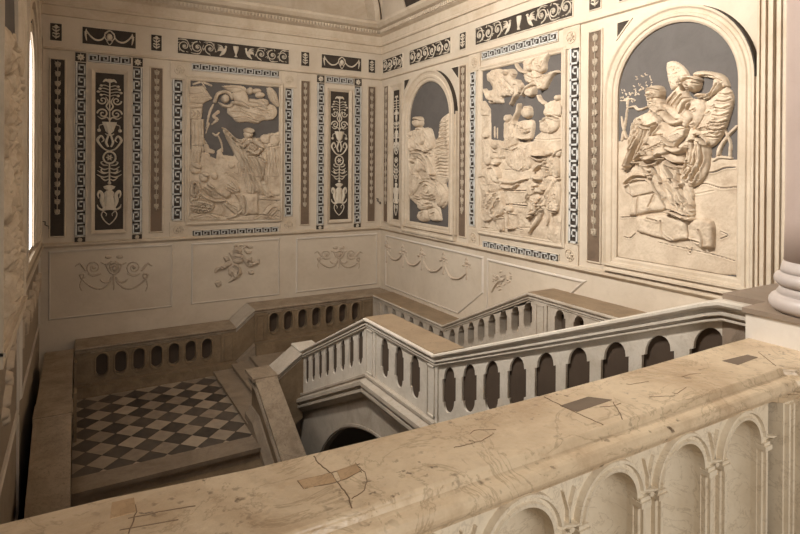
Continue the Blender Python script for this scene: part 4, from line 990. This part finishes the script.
land = [(2,'p',[20,290,60,280,100,270,540,380,600,385,690,392,700,392,700,1040,10,1040],.012,10), (2,'F',[530,465,570,460,620,440,680,435],.012,4), (3,'F',[430,60,500,20,600,45,690,40],.008,4), (3,'F',[40,210,130,205],.01,3), (3,'F',[250,350,400,385,560,420,680,455],.008,3), (3,'F',[60,320,90,325,120,300],.012,3), (3,'F',[410,380,425,410,440,380],.012,3), (3,'F',[600,290,640,310,600,330],.01,3), (3,'F',[430,60,450,80,560,60],.006,4)]
trees = [(2,'S',[45,280,60,200,72,120,78,40],[9,7,5,3],.03), (2,'S',[70,270,55,220,40,150],[7,5,3],.03), (2,'S',[80,100,115,95,140,112,205,90],[3,7,7,3],.03), (2,'S',[55,60,95,50],[6,4],.02), (1,'S',[75,520,70,470],[4,4],.02),
 (2,'S',[585,375,600,320,640,260,690,205],[13,11,9,8],.035), (2,'S',[650,375,655,300,630,240,615,190],[9,7,5,3],.03), (2,'S',[560,395,600,378,660,385],[8,9,6],.03)]
rr = random.Random(5)
for cx, cy_, q, n in ((165, 365, 45, 16), (80, 450, 42, 18), (120, 420, 40, 10), (150, 410, 30, 8)):
    for k in range(n):
        x, y = cx+rr.uniform(-q, q), cy_+rr.uniform(-q, q)*.8; a = rr.uniform(0, 6.3)
        trees.append((1,'S',[x, y, x+9*math.cos(a), y+9*math.sin(a)],[3.2, 2.2],.014))
rocks = [(2,'P',[65,480,110,430,150,400,240,440,250,560,200,620,110,600,60,560],.05,30), (3,'p',[95,20,160,5,235,0,240,70,150,98,105,100],.07,18), (3,'p',[110,98,240,70,290,100,310,170,210,180,130,200,92,200],.065,18), (3,'p',[132,205,300,190,420,235,430,330,340,345,140,290],.07,18), (3,'p',[430,255,460,222,520,215,560,232,572,262,570,380,500,385,432,330],.09,18),
 (2,'F',[75,530,130,490,210,500,235,530],.06,6), (3,'F',[240,75,210,150],.02,4), (3,'F',[150,98,140,200],.02,4), (3,'F',[280,230,290,300,340,340],.02,4), (3,'F',[500,280,520,330,520,380],.025,5), (3,'F',[430,330,500,350],.02,4), (3,'F',[200,215,260,230],.02,4)]
angel = [(1,'P',[298,300,305,268,345,262,395,295,425,345,415,400,360,410,322,420,308,360],.05,20),
 (1,'P',[445,345,480,318,560,322,625,345,652,395,640,410,600,400,565,360,520,350],.075,20), (1,'P',[640,405,668,440,672,500,640,610,600,700,540,745,490,705,450,640,455,520,540,480,600,430],.07,34),
 (1,'P',[575,360,612,380,610,420,570,455,510,480,470,460,480,440,540,445,565,410],.085,14),
 (1,'P',[300,480,350,420,400,400,440,470,520,480,520,560,470,640,400,620,340,540],.085,34), (1,'E',[455,390],40,46,.135), (1,'P',[390,400,400,350,440,345,480,350,500,372,450,360,420,380,405,430],.14,10),
 (1,'S',[420,500,395,540,440,580,400,610],[30,28,22,14],.12),
 (2,'P',[445,270,500,265,540,300,545,380,530,470,470,540,400,540,395,470,420,400],.08,30), (2,'F',[430,400,470,440,420,500],.03,4),
 (2,'F',[440,300,440,400,400,480],.05,6), (2,'F',[470,290,480,400,430,500],.04,6), (2,'F',[510,300,515,400,460,510],.04,6), (2,'F',[445,275,490,262,535,295],.08,7), (1,'F',[320,500,370,440],.03,4), (1,'F',[340,520,400,450],.025,4), (1,'F',[600,390,560,450,500,475],.03,4), (1,'F',[500,345,560,345,620,375],.02,4), (1,'F',[400,560,450,480,540,450],.03,5), (1,'F',[445,400,460,410],.04,4), (1,'F',[475,385,490,392],.03,4)]
for k in range(26):
    x, y = rr.uniform(470, 650), rr.uniform(500, 700); angel.append((1,'F',[x, y, x-10, y+9, x-22, y+10],.018,3))
for k in range(12):
    x, y = rr.uniform(318, 400), rr.uniform(290, 400); angel.append((1,'F',[x, y, x+8, y+10],.014,3))
for k in range(7): angel.append((1,'F',[668-k*4,440+k*38,640-k*8,450+k*40,610-k*12,445+k*40],.02,4))
old = [(2,'P',[115,200,160,150,215,110,290,60,330,95,400,140,450,200,470,260,440,330,410,400,430,470,450,560,455,620,455,720,400,745,330,700,260,600,235,560,180,480,150,430,90,410,65,460,90,330,110,260],.085,50),
 (2,'P',[120,195,155,150,225,125,280,160,275,200,215,250,160,350,110,430,68,460,90,330],.115,34), (1,'P',[202,440,212,412,245,398,278,408,290,440,284,475,296,520,326,560,308,596,268,575,240,545,214,505,204,470],.15,26), (1,'F',[206,428,240,418,282,428],.03,3), (1,'F',[286,478,270,500,240,505],.03,3), (1,'P',[222,480,270,470,310,500,330,560,300,600,250,560,225,520],.14,20),
 (1,'P',[300,500,350,520,410,560,445,600,430,640,380,600,330,560],.13,16),
 (2,'P',[230,260,300,255,340,290,365,320,310,370,270,375,180,372,200,310],.14,14), (2,'p',[335,255,385,225,440,215,430,260,375,320],.145,8), (2,'F',[300,262,345,300,365,322],.06,4), (2,'S',[330,330,370,345,410,340,420,325],[13,16,13,8],.165), (2,'S',[215,330,240,375,200,385],[20,18,10],.15),
 (2,'S',[300,140,350,185,410,180],[20,18,12],.15),
 (2,'F',[140,200,150,280,80,440],.045,5), (2,'F',[180,170,200,220,110,420],.045,5), (2,'F',[270,200,210,280,165,390,75,455],.05,6), (2,'F',[125,260,115,330,85,420],.03,4), (2,'F',[150,170,210,210,270,190],.045,5),
 (2,'F',[190,370,170,400,230,410,300,370],.07,8), (2,'F',[305,400,340,460,390,530],.07,8), (2,'F',[300,380,360,415,410,420],.06,7), (2,'F',[170,420,200,460,240,465],.05,6), (2,'F',[240,430,300,520,370,620],.05,7), (2,'F',[330,400,380,440,400,520],.04,6), (2,'F',[240,480,260,540,300,600],.045,6),
 (3,'F',[240,0,280,70,320,160,400,210],.06,7), (3,'F',[290,20,340,90,420,180],.035,5), (3,'F',[350,0,400,80,450,160],.05,6), (3,'F',[320,30,380,120,430,190],.03,4), (3,'S',[320,175,370,195,420,215,455,222],[14,15,13,8],.12), (3,'F',[310,165,360,175,410,200],.06,5), (3,'E',[447,218],14,12,.14)]
old += [(1,'S',[245,448,246,466],[4,6],.175),(1,'F',[225,455,238,452],.04,2.5),(1,'F',[250,450,264,448],.04,2.5),(1,'F',[245,452,247,470],.02,2.5),(1,'F',[236,482,256,480],.03,2.5)]+[(1,'F',[228+9*k,490,232+10*k,530,240+11*k,560],.02,2.5) for k in range(6)]
old += [(2,'F',[130+14*k,190,120+12*k,250,95+10*k,330],.02,2.5) for k in range(6)]+[(2,'F',[260+18*k,400+8*k,300+20*k,500,370+18*k,640],.018,2.5) for k in range(7)]+[(3,'F',[260+20*k,10,310+20*k,90,360+12*k,170],.018,2.5) for k in range(6)]
angel += [(1,'F',[430,385,442,383],.04,2.5),(1,'F',[440,415,462,412],.03,2.5)]+[(1,'F',[395+6*k,350+12*k,405+5*k,365+12*k,398+6*k,380+10*k],.03,3) for k in range(5)]+[(2,'F',[440+14*k,310,430+16*k,400,405+18*k,500],.018,2.5) for k in range(6)]
for k in range(8): old.append((2,'F',[205+k*18, 350-k*8, 222+k*17, 335-k*8],.025,3)); 
for k in range(6): old.append((2,'F',[345+k*11, 270-k*4, 365+k*11, 290-k*5],.03,3))
for k in range(7): old.append((1,'F',[235+k*9, 500+k*4, 245+k*9, 530+k*5],.02,3))
bxx = (2.9, 4.24, .70, 3.21)
for nm, s in (('landscape_relief', land), ('tree', trees[:5]+[q for q in trees[8:]]), ('tree', trees[5:8]), ('rocks', rocks), ('angel', angel), ('old_man', old)):
    hf_relief(nm, B, VC, s, bxx, .0058, 'relief', t, clip, len(nm), .9, .0012 if nm == 'landscape_relief' else .0035)
# ---------------------------------------------------------------- crowded relief on the right wall
t = wthing('framed_relief', B, 5.9, .74, 'large framed relief crowded with figures and two flying angels on the right wall', 'relief')
bx = (5.07, 6.725, .745, 3.195)
b = MB(); b.wbox(B, *bx, 0, .006); b.build('ground', 'slate', t)
b = MB(); b.frame(B, rect(*bx), FR[:5]+[(.05, .03), (.055, 0)]); b.build('frame', 'trim', t)
VD = {1: (475, 45, 7.63), 2: (475, 110, 7.63), 3: (475, 175, 7.63)}
back = [(2,'p',[40,-60,75,-70,125,-5,128,225,230,240,250,215,240,160,300,150,330,240,450,240,470,200,510,170,560,60,700,40,700,560,40,520],.016,14), (3,'p',[40,-40,700,-40,700,540,40,440],.018,10),
 (1,'p',[60,430,85,430,125,495,120,540,60,540],.04,10), (2,'S',[155,130,155,210],[5,5],.015), (2,'S',[175,140,175,215],[5,5],.015),
 (2,'F',[570,100,570,230],.008,3), (2,'F',[460,220,540,230,690,220],.01,3), (3,'p',[225,125,430,118,425,205,240,225],.03,10), (3,'p',[240,228,420,236,430,400,300,400],.025,10), (3,'F',[225,122,430,118],.025,4), (3,'F',[290,225,425,238],.03,4), (3,'F',[290,400,380,420],.015,3), (3,'F',[60,400,150,410],.012,3)]
flying = [(1,'P',[105,230,150,190,205,185,235,215,240,265,300,290,320,340,290,385,225,400,225,445,160,445,120,440,85,345,110,350,150,340,130,290,105,270],.06,34), (1,'P',[240,200,300,185,325,220,310,260,345,270,380,310,370,340,320,340,270,290,240,260],.08,22),
 (1,'E',[262,212],22,24,.11), (1,'S',[330,325,340,370,318,410,298,455],[16,17,12,7],.09), (1,'S',[345,280,360,310,355,360],[14,12,9],.09), (1,'S',[90,345,115,400,150,420],[10,16,14],.08),
 (1,'P',[385,140,420,105,470,100,440,150,420,200,440,240,420,290,395,260],.06,18), (1,'S',[330,150,345,180,375,205,410,215],[8,10,10,8],.07), (1,'P',[440,200,480,110,540,75,585,60,560,130,555,190,520,215,460,220],.07,22),
 (1,'P',[420,210,470,200,540,230,600,205,640,195,655,212,620,225,590,270,560,330,520,345,480,310,440,300,400,260],.075,24), (1,'E',[440,180],20,24,.11), (1,'P',[405,350,425,318,455,305,480,330,470,385,435,398,408,380],.09,14), (1,'E',[455,330],12,14,.05), (1,'S',[470,300,420,330,385,385],[14,12,8],.10),
 (1,'F',[120,220,180,300,220,400],.025,4), (1,'F',[150,200,200,280,280,340],.025,4), (1,'F',[180,195,240,280,300,370],.02,4), (1,'F',[110,350,150,420],.02,4), (1,'F',[190,340,170,430],.02,4), (1,'F',[400,130,420,200],.025,4), (1,'F',[480,120,470,200],.025,4), (1,'F',[530,90,510,190],.025,4), (1,'F',[470,230,520,300,520,335],.03,4), (1,'F',[430,240,500,260,600,215],.03,4), (1,'F',[245,205,290,200,320,230],.04,4), (1,'F',[500,150,530,170,545,130],.03,4)]
upper = [(2,'P',[240,90,300,80,330,140,340,240,300,300,230,300,245,200],.06,26), (2,'E',[265,65],25,30,.085), (2,'P',[330,100,380,80,450,80,465,130,440,230,380,232,345,210],.07,28), (1,'E',[415,500],32,36,.10), (2,'S',[355,-40,345,20,320,80,330,110],[10,14,13,10],.09), (2,'E',[415,25],36,40,.10),
 (2,'S',[380,120,400,170,440,160],[14,14,10],.10), (1,'S',[500,390,520,430,560,460],[9,12,14],.07), (1,'P',[550,460,590,430,640,420,672,440,672,540,550,540],.06,22), (1,'E',[645,405],20,24,.08), (2,'P',[510,90,560,50,620,45,660,70,650,140,600,180,520,165],.06,24), (2,'F',[530,80,590,48,655,72],.05,5),
 (2,'F',[270,110,260,200,290,240],.03,4), (2,'F',[300,100,320,200],.03,4), (2,'F',[350,120,400,150,410,180],.04,4), (2,'F',[345,215,390,232,450,225],.045,5), (2,'F',[560,80,600,120,590,160],.025,4), (2,'F',[610,70,620,130],.025,4),
 (2,'P',[135,240,180,230,240,260,260,330,220,380,160,340,130,290],.05,22), (2,'E',[165,270],28,30,.075), (2,'F',[190,260,230,300,220,350],.03,4), (2,'E',[100,195],24,28,.07), (2,'P',[70,230,120,220,130,300,130,400,90,420,75,330],.045,18), (2,'F',[90,240,110,330],.025,4), (2,'E',[165,355],30,26,.08),
 (2,'P',[250,310,330,270,430,260,450,320,440,430,380,470,300,450,250,400],.045,30), (2,'F',[280,320,300,420],.025,4), (2,'F',[330,300,350,400],.025,4), (2,'F',[380,290,400,370],.025,4), (2,'F',[300,430,350,470,400,430],.025,4), (2,'F',[240,300,300,310,350,290],.03,4), (2,'F',[420,280,425,350],.03,4)]
lowerf = [(3,'P',[130,110,175,95,215,120,235,200,240,280,190,320,160,340,110,270,80,240,100,170],.09,30), (2,'P',[60,470,100,440,130,470,180,430,225,500,230,560,200,620,90,620,60,540],.07,24), (2,'E',[165,400],0.1,0.1,.0),
 (2,'P',[140,430,175,425,215,470,228,533,195,560,150,520],.095,16), (2,'E',[180,395],30,26,.10), (2,'F',[135,440,175,422,215,470,228,535,250,545,420,530],.07,6), (3,'S',[220,45,300,55,370,40,420,28],[16,14,10,4],.07), (3,'S',[225,90,300,95,345,70],[15,12,7],.07),
 (3,'P',[55,275,110,270,160,330,100,358,70,330],.07,14), (3,'P',[160,340,200,315,245,310,240,400,230,430,200,410,195,380],.07,20), (3,'P',[245,240,280,228,310,250,300,290,255,290],.09,14), (3,'S',[260,290,265,350,270,400,320,405],[20,16,11,6],.08), (3,'S',[290,290,330,300],[8,4],.05),
 (3,'F',[200,140,130,240],.045,5), (3,'F',[220,180,160,280],.045,5), (3,'F',[150,120,100,200],.035,4), (3,'F',[110,265,160,320],.05,4), (3,'F',[165,355,200,320,240,315],.05,5), (3,'F',[60,60,100,130,90,220],.03,4), (3,'F',[70,20,110,70],.035,4), (3,'F',[225,200,200,300],.035,4), (3,'P',[55,30,95,20,120,100,105,180,65,130],.06,16), (3,'F',[160,360,190,380,210,420],.04,4),
 (2,'P',[450,320,480,300,540,315,570,360,520,372,460,345],.09,18), (2,'F',[455,345,510,362,565,360],.07,6), (2,'S',[440,350,500,380,560,380,600,400],[8,14,16,14],.075), (2,'E',[590,330],32,26,.10), (2,'E',[655,330],24,30,.07), (2,'P',[560,370,620,350,660,400,665,500,620,560,550,560,530,460],.08,28), (2,'S',[470,465,520,420,575,400],[6,11,12],.09),
 (2,'S',[620,350,650,310,680,300],[10,9,5],.07), (3,'S',[560,160,600,110,640,50,665,30],[20,17,13,8],.11), (3,'P',[560,20,620,10,670,60,665,240,620,290,560,220],.07,26), (3,'F',[590,170,620,220,610,270],.05,5), (3,'F',[640,150,655,220],.04,5), (3,'F',[575,260,640,280],.04,5),
 (3,'E',[495,30],36,28,.11), (3,'E',[515,120],36,30,.125), (3,'P',[440,70,480,50,500,80,480,160,440,230,415,200],.08,20), (3,'P',[455,160,520,140,570,190,560,260,510,290,450,310,430,260],.10,26), (3,'S',[470,290,445,310,425,330],[18,14,8],.09), (3,'S',[520,270,500,340,460,400,440,440],[28,22,14,8],.09), (3,'S',[555,260,575,330,570,380],[20,15,8],.07),
 (3,'F',[440,70,450,140,415,200],.05,5), (3,'F',[480,200,520,220,550,180],.05,5), (3,'F',[430,310,500,290,540,240],.05,5), (3,'F',[480,95,520,90,548,125],.06,5), (3,'F',[460,15,495,4,530,25],.06,5), (3,'P',[620,310,670,330,690,520,560,480,580,380],.035,24), (3,'F',[620,340,640,440],.02,4),
 (2,'F',[610,380,640,440,655,500],.05,5), (2,'F',[570,400,600,470],.04,4), (2,'F',[540,430,600,440],.04,4)]
flying += [(1,'F',[130+16*k,220+6*k,170+16*k,300+4*k,200+12*k,380],.015,2.5) for k in range(8)]+[(1,'F',[460+15*k,220,490+12*k,270,530,330],.015,2.5) for k in range(6)]
upper += [(2,'F',[255+14*k,110,250+15*k,180,250+13*k,280],.015,2.5) for k in range(6)]+[(2,'F',[345+16*k,110,352+15*k,160,360+13*k,220],.015,2.5) for k in range(6)]+[(2,'F',[255+18*k,300,262+19*k,370,262+20*k,440],.015,2.5) for k in range(10)]
lowerf += [(3,'F',[140+14*k,110,125+16*k,190,120+12*k,270],.016,2.5) for k in range(6)]+[(3,'F',[450+16*k,180,440+18*k,240,450+16*k,290],.016,2.5) for k in range(6)]+[(3,'F',[570+14*k,40,580+14*k,120,570+12*k,240],.016,2.5) for k in range(6)]+[(2,'F',[60+14*k,450,70+14*k,510,80+12*k,560],.016,2.5) for k in range(8)]+[(2,'F',[550+16*k,390,560+16*k,440,550+14*k,500],.016,2.5) for k in range(6)]+[(3,'F',[480+2*k,20+4*k,500,18+4*k],.02,2.5) for k in range(3)]
for nm, s in (('background_relief', back), ('flying_angels', flying), ('upper_figures', upper), ('foreground_figures', lowerf)):
    hf_relief(nm, B, VD, s, bx, .0080, 'relief', t, None, len(nm), 1.0)
# ---------------------------------------------------------------- dado panels
def dado(W, pts, label, cat='dado panel'):
    c = np.mean(np.array(pts), 0); t = wthing('dado_panel', W, c[0], min(p[1] for p in pts), label, cat)
    b = MB(); b.frame(W, pts, [(0, 0), (.0, .020), (.012, .022), (.03, 0)]); b.build('edge_moulding', 'dado', t)
    return t
def gro(view, cx):
    s = []
    for sg in (-1, 1):
        x = lambda q: cx+sg*q
        s += [(view,'S',[x(190)+72*math.cos(a) if False else x(178)+72*math.cos(a) for a in []],[4],.02)] if False else []
        ring = []
        for a in np.linspace(0, 2*math.pi*1.6, 26): ring += [x(178)+(70-4.2*a*1.2)*math.cos(a+1), 245+(66-4.0*a*1.2)*math.sin(a+1)]
        s += [(view,'S',ring,[3,2.4],.022), (view,'E',[x(178), 245],12,12,.03),
              (view,'S',[x(15),330,x(30),375,x(90),425,x(160),430,x(230),395,x(285),345],[3,5,6,5,3],.024), (view,'S',[x(285),345,x(262),325,x(270),300,x(300),310,x(290),340],[6,5],.022),
              (view,'S',[x(250),270,x(275),235,x(300),205],[6,8,3],.022), (view,'S',[x(300),205,x(340),230],[4,2],.015), (view,'S',[x(20),190,x(60),215,x(110),200],[4,7,3],.02),
              (view,'E',[x(50), 150],28,14,.025), (view,'S',[x(20),330,x(45),370,x(90),375,x(120),350],[5,6,3],.02), (view,'S',[x(290),360,x(300),410,x(285),450],[3,4,2],.014), (view,'S',[x(230),300,x(180),320,x(120),300],[3,5,3],.016)]
    s += [(view,'E',[cx, 240],40,44,.035), (view,'E',[cx, 255],16,20,.05), (view,'F',[cx-30,225,cx,210,cx+30,225],.02,5), (view,'S',[cx,290,cx,440],[8,4],.022), (view,'S',[cx-70,215,cx-40,280,cx,300,cx+40,280,cx+70,215],[5,6,5],.03)]
    return [q for q in s if q]
ZD0, ZD1 = -.63, .35
t = dado(A, rect(-.36, 1.35, ZD0, .37), 'left dado panel of the back wall with scrolling grotesque ornament')
hf_relief('grotesque_ornament', A, {1: (70, 240, 8.89)}, gro(1, 390), (-.3, 1.3, -.45, .34), .0085, 'tan', t, None, 1, .9, .001)
t = dado(A, rect(1.70, 3.19, ZD0, .36), 'middle dado panel of the back wall with a flying cherub ornament')
ch = [(1,'P',[300,240,340,235,380,260,415,320,400,360,360,390,320,410,300,420,325,370,300,350,295,310],.045,26), (1,'E',[375,140],38,34,.06), (1,'P',[320,180,350,165,420,170,430,215,400,250,340,240],.055,22), (1,'P',[300,155,330,150,350,190,330,215],.035,10),
  (1,'P',[250,195,290,190,310,235,290,250,265,225],.045,12), (1,'S',[300,250,250,285,200,300,180,325],[22,18,14,8],.05), (1,'S',[420,190,450,230,480,270,530,250,560,240],[12,16,14,12,8],.045), (1,'S',[565,225,565,255],[8,6],.04),
  (1,'S',[440,140,470,160,500,150],[5,9,4],.03), (1,'S',[430,120,450,95,480,110,510,105],[4,6,6,3],.03), (1,'S',[350,100,360,90,375,100],[5,6,4],.03), (1,'S',[400,95,420,90],[4,4],.03), (1,'S',[500,200,480,220,510,240],[6,9,5],.04),
  (1,'P',[470,320,500,310,525,330,515,345,480,345],.03,10), (1,'P',[175,425,205,405,232,420,230,450,195,460],.035,14), (1,'F',[190,430,225,425],.02,4), (1,'F',[340,270,380,300,370,350],.03,4), (1,'F',[320,330,340,370,380,380],.03,4), (1,'F',[220,280,260,295],.03,4), (1,'F',[350,190,400,200],.03,4), (1,'F',[460,240,520,270],.03,4), (1,'F',[360,135,390,150],.03,4)]
hf_relief('cherub_ornament', A, {1: (195, 235, 8.89)}, ch, (1.8, 3.1, -.5, .34), .0085, 'tan', t, None, 2, .9, .003)
t = dado(A, rect(3.56, 5.22, ZD0, .345), 'right dado panel of the back wall with scrolling grotesque ornament')
hf_relief('grotesque_ornament', A, {1: (295, 230, 8.89), 2: (0, 0, 1)}, [(q[0], q[1], [p*.62+(146 if i % 2 == 0 else 62) for i, p in enumerate(q[2])])+tuple(([r*.7 for r in a] if isinstance(a, list) else (a*.7 if k == 0 and q[1] == 'E' else a)) for k, a in enumerate(q[3:])) for q in gro(1, 390)], (3.6, 5.15, -.45, .33), .0085, 'tan', t, None, 3, .8, .001)
lb1 = [(9.72, .33), (6.68, .33), (6.68, -.18), (7.3, -.63), (9.72, -.63)]
t = dado(B, lb1, 'dado panel of the right wall with a row of hanging garlands')
g = []
for k, (x0, y0, x1, y1) in enumerate([(65,190,205,215),(215,220,370,265),(385,270,560,320),(578,320,770,385)]):
    xm = (x0+x1)/2; ym = max(y0, y1)+42
    g.append((1,'S',[x0,y0,x0+.25*(x1-x0),ym-12,xm,ym+6,x0+.75*(x1-x0),ym-2,x1,y1],[3,6,7,6,3],.03))
for x, y in ((60,140),(205,180),(372,205),(565,245),(770,290)):
    g += [(1,'E',[x, y],14,18,.035), (1,'S',[x-8,y-22,x,y-45,x+8,y-22],[3,5,3],.02), (1,'E',[x-26, y+22],9,11,.025), (1,'E',[x+26, y+18],9,11,.025), (1,'S',[x+28,y+30,x+36,y+55],[5,2],.02), (1,'S',[x,y+20,x+2,y+80,x,y+150],[4,6,3],.022), (1,'S',[x-10,y+10,x+10,y+30],[5,5],.03)]
hf_relief('garlands', B, {1: (380, 230, 8.89)}, g, (6.7, 9.8, -.6, .33), .0085, 'tan', t, None, 4, .9, .001)
t = dado(B, [(6.54, .32), (4.75, .32), (5.0, .1), (6.54, -.42)], 'tapering dado panel of the right wall with a sprinkled flower ornament')
rr = random.Random(3); g = []
for k in range(46):
    a = rr.uniform(0, 6.28); r = rr.uniform(5, 80); x = 275+r*math.cos(a)*.9-.2*r*math.sin(a); y = 200+r*math.sin(a)*.8; q = rr.uniform(0, 6.3)
    g.append((1,'S',[x, y, x+9*math.cos(q), y+9*math.sin(q)],[4, 2],.02))
g += [(1,'S',[215,280,235,240,265,205,300,190],[3,6,6,3],.03), (1,'E',[280,200],12,12,.03)]
hf_relief('flower_ornament', B, {1: (460, 250, 6.667)}, g, (4.9, 6.6, -.4, .33), .0075, 'tan', t, None, 5, 1, .001)
# ---------------------------------------------------------------- left wall
t, clip = arched(C2, 4.55, .62, .74, 2.70, .17, 'dark arched relief on the left wall at the left picture edge')
VE = {1: (0, 100, 4.86), 2: (0, 0, 4.86)}
rr = random.Random(11); s = []
for k in range(16):
    v = .85+k*.105; u = 4.55+rr.uniform(-.25, .3)
    p = C
    s.append((u, v))
class _V: pass
def wall_shapes(lst): return lst
# figures laid out directly in wall metres
cw = Wall('C'); cw.px = lambda x, y: (x, y)
cw2 = Wall('C', .07); cw2.px = lambda x, y: (x, y)
sh = [(1,'P',[3.95,.76,5.15,.76,5.16,1.4,5.14,1.9,5.12,2.60,5.0,2.65,4.8,2.35,4.5,2.45,4.2,2.2,3.95,1.6],.05,.2)]
for u, v in s:
    sh.append((1,'P',[u-.3,v-.12,u-.05,v-.16,u+.28,v-.05,u+.34,v+.10,u+.05,v+.16,u-.26,v+.08],.09+rr.uniform(0,.05),.10))
    sh.append((1,'F',[u-.2,v-.05,u,v+.04,u+.25,v-.02],.05,.02)); sh.append((1,'F',[u-.1,v-.1,u+.1,v-.05,u+.3,v+.06],.05,.02))
for u, v in ((4.95, 2.45), (4.6, 2.3), (5.0, 1.75), (4.5, 1.5), (4.9, 1.2)): sh.append((1,'P',[u-.09,v-.1,u+.09,v-.1,u+.11,v+.04,u,v+.13,u-.11,v+.04],.15,.09))
hf_relief('crowd_figures', cw2, {1: (0, 0, 1)}, sh, (3.94, 5.16, .745, 3.3), .011, 'relief', t, clip, 9, .5, .004)
# deep moulded ledge below it, dado panels
t = thing('moulded_ledge', 'heavy moulded ledge under the dark relief on the left wall', 'ledge', (XC, 5, .45))
b = MB(); b.sweep([[(XC+.06+o, y, z) for o, z in [(-.06, .42), (.02, .43), (.03, .50), (.05, .51), (.055, .57), (.03, .58), (.03, .64), (.045, .65), (.045, .70), (-.06, .71)]] for y in (3.8, 5.4)]); b.build('moulding', 'trim', t)
t = thing('moulded_ledge', 'thin moulded ledge under the bright arched window on the left wall', 'ledge', (XC, 8, .45))
b = MB(); b.sweep([[(XC+o, y, z) for o, z in [(0, .54), (.05, .59), (.06, .64), (.085, .65), (.085, .70), (.10, .71), (.10, .77), (0, .78)]] for y in (6.2, 8.6)]); b.build('moulding', 'trim', t)
t = dado(C, rect(9.75, 6.75, -.63, .33), 'dado panel of the left wall below the window with hanging garlands')
sh = []
for k in range(5):
    u = 6.9+.55*k
    sh += [(1,'S',[u,.12,u+.14,-.03,u+.27,-.07,u+.41,-.03,u+.55,.12],[.012,.03,.034,.03,.012],.05), (1,'P',[u-.03,.1,u+.03,.1,u+.04,.15,u,.2,u-.04,.15],.05,.03), (1,'S',[u,.1,u,-.18],[.016,.008],.03)]
hf_relief('garlands', cw, {1: (0, 0, 1)}, sh, (6.8, 9.7, -.4, .3), .012, 'tan', t, None, 9, .9, .001)
t = dado(C, rect(6.4, 4.0, -.63, .33), 'dado panel of the left wall at the picture edge with rough ornament')
sh = [(1,'S',[5.2+.1*math.cos(k*2.1)+.08*k, -.3+.07*k, 5.3+.08*k, -.22+.07*k],[.03,.012],.05) for k in range(8)]
hf_relief('flower_ornament', cw, {1: (0, 0, 1)}, sh, (4.9, 6.3, -.5, .3), .012, 'tan', t, None, 9, .9, .001)
t = dado(C, rect(6.4, 4.0, -1.6, -.70), 'lower plain panel of the left wall at the picture edge')
frieze(C, 4.4, 6.2, 'rinceau', 'scroll frieze panel on the left wall above the dark relief', n=6)
frieze(C, 6.75, 9.1, 'rinceau', 'scroll frieze panel on the left wall above the bright window', n=8)
frieze(C, 9.4, 9.6, 'sprig', 'small frieze panel on the left wall next to the back corner')
# dark strips painting the shade on the outer shoulders of the arch frames
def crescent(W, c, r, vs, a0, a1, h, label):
    t = wthing('curved_shade_strip', W, c+r*math.cos((a0+a1)/2), vs, label, 'inlay')
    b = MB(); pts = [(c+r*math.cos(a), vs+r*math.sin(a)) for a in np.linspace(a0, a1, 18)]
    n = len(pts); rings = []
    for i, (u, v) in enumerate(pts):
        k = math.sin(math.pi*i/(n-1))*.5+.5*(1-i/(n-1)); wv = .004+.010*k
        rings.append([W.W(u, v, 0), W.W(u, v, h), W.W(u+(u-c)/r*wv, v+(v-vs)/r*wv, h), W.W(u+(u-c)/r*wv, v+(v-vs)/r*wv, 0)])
    b.sweep(rings); b.build('shade_fillet', 'dark', t)
crescent(B, 8.185, .635+.20, 2.57, math.pi, math.pi*.62, .068, 'dark curved strip painting the shade on the right shoulder of the small arched relief frame')
crescent(B, 3.57, .665+.166, 2.54, math.pi, math.pi*.64, .072, 'dark curved strip painting the shade on the right shoulder of the great arched relief frame')
t = wthing('curved_shade_strip', C2, 6.1, 2.7, 'dark curved strip painting the shade on the near shoulder of the bright window arch', 'inlay')
b = MB(); pts = smoothline([(5.80, 2.70), (5.84, 2.80), (5.95, 2.92), (6.15, 3.03), (6.42, 3.09)], 5); b.sweep([[C2.W(u, v, 0), C2.W(u, v, .04), C2.W(u+.01, v-.02, .04), C2.W(u+.01, v-.02, 0)] for u, v in pts]); b.build('shade_fillet', 'dark', t)
# small iron hooks on the walls
for W, u, v, lb in ((A, -.43, .80, 'small dark iron hook on the back wall beside the left corner'), (A, 5.25, 1.02, 'small dark iron hook on the back wall in the far corner')):
    b = MB(); b.ribbon(W, [(u-.03, v+.05), (u, v+.05), (u, v), (u+.03, v-.02), (u+.05, v-.02), (u+.05, v-.06)], .016, 0, .03); o = b.build('wall_hook', 'dark'); tag(o, lb, 'hook', None)
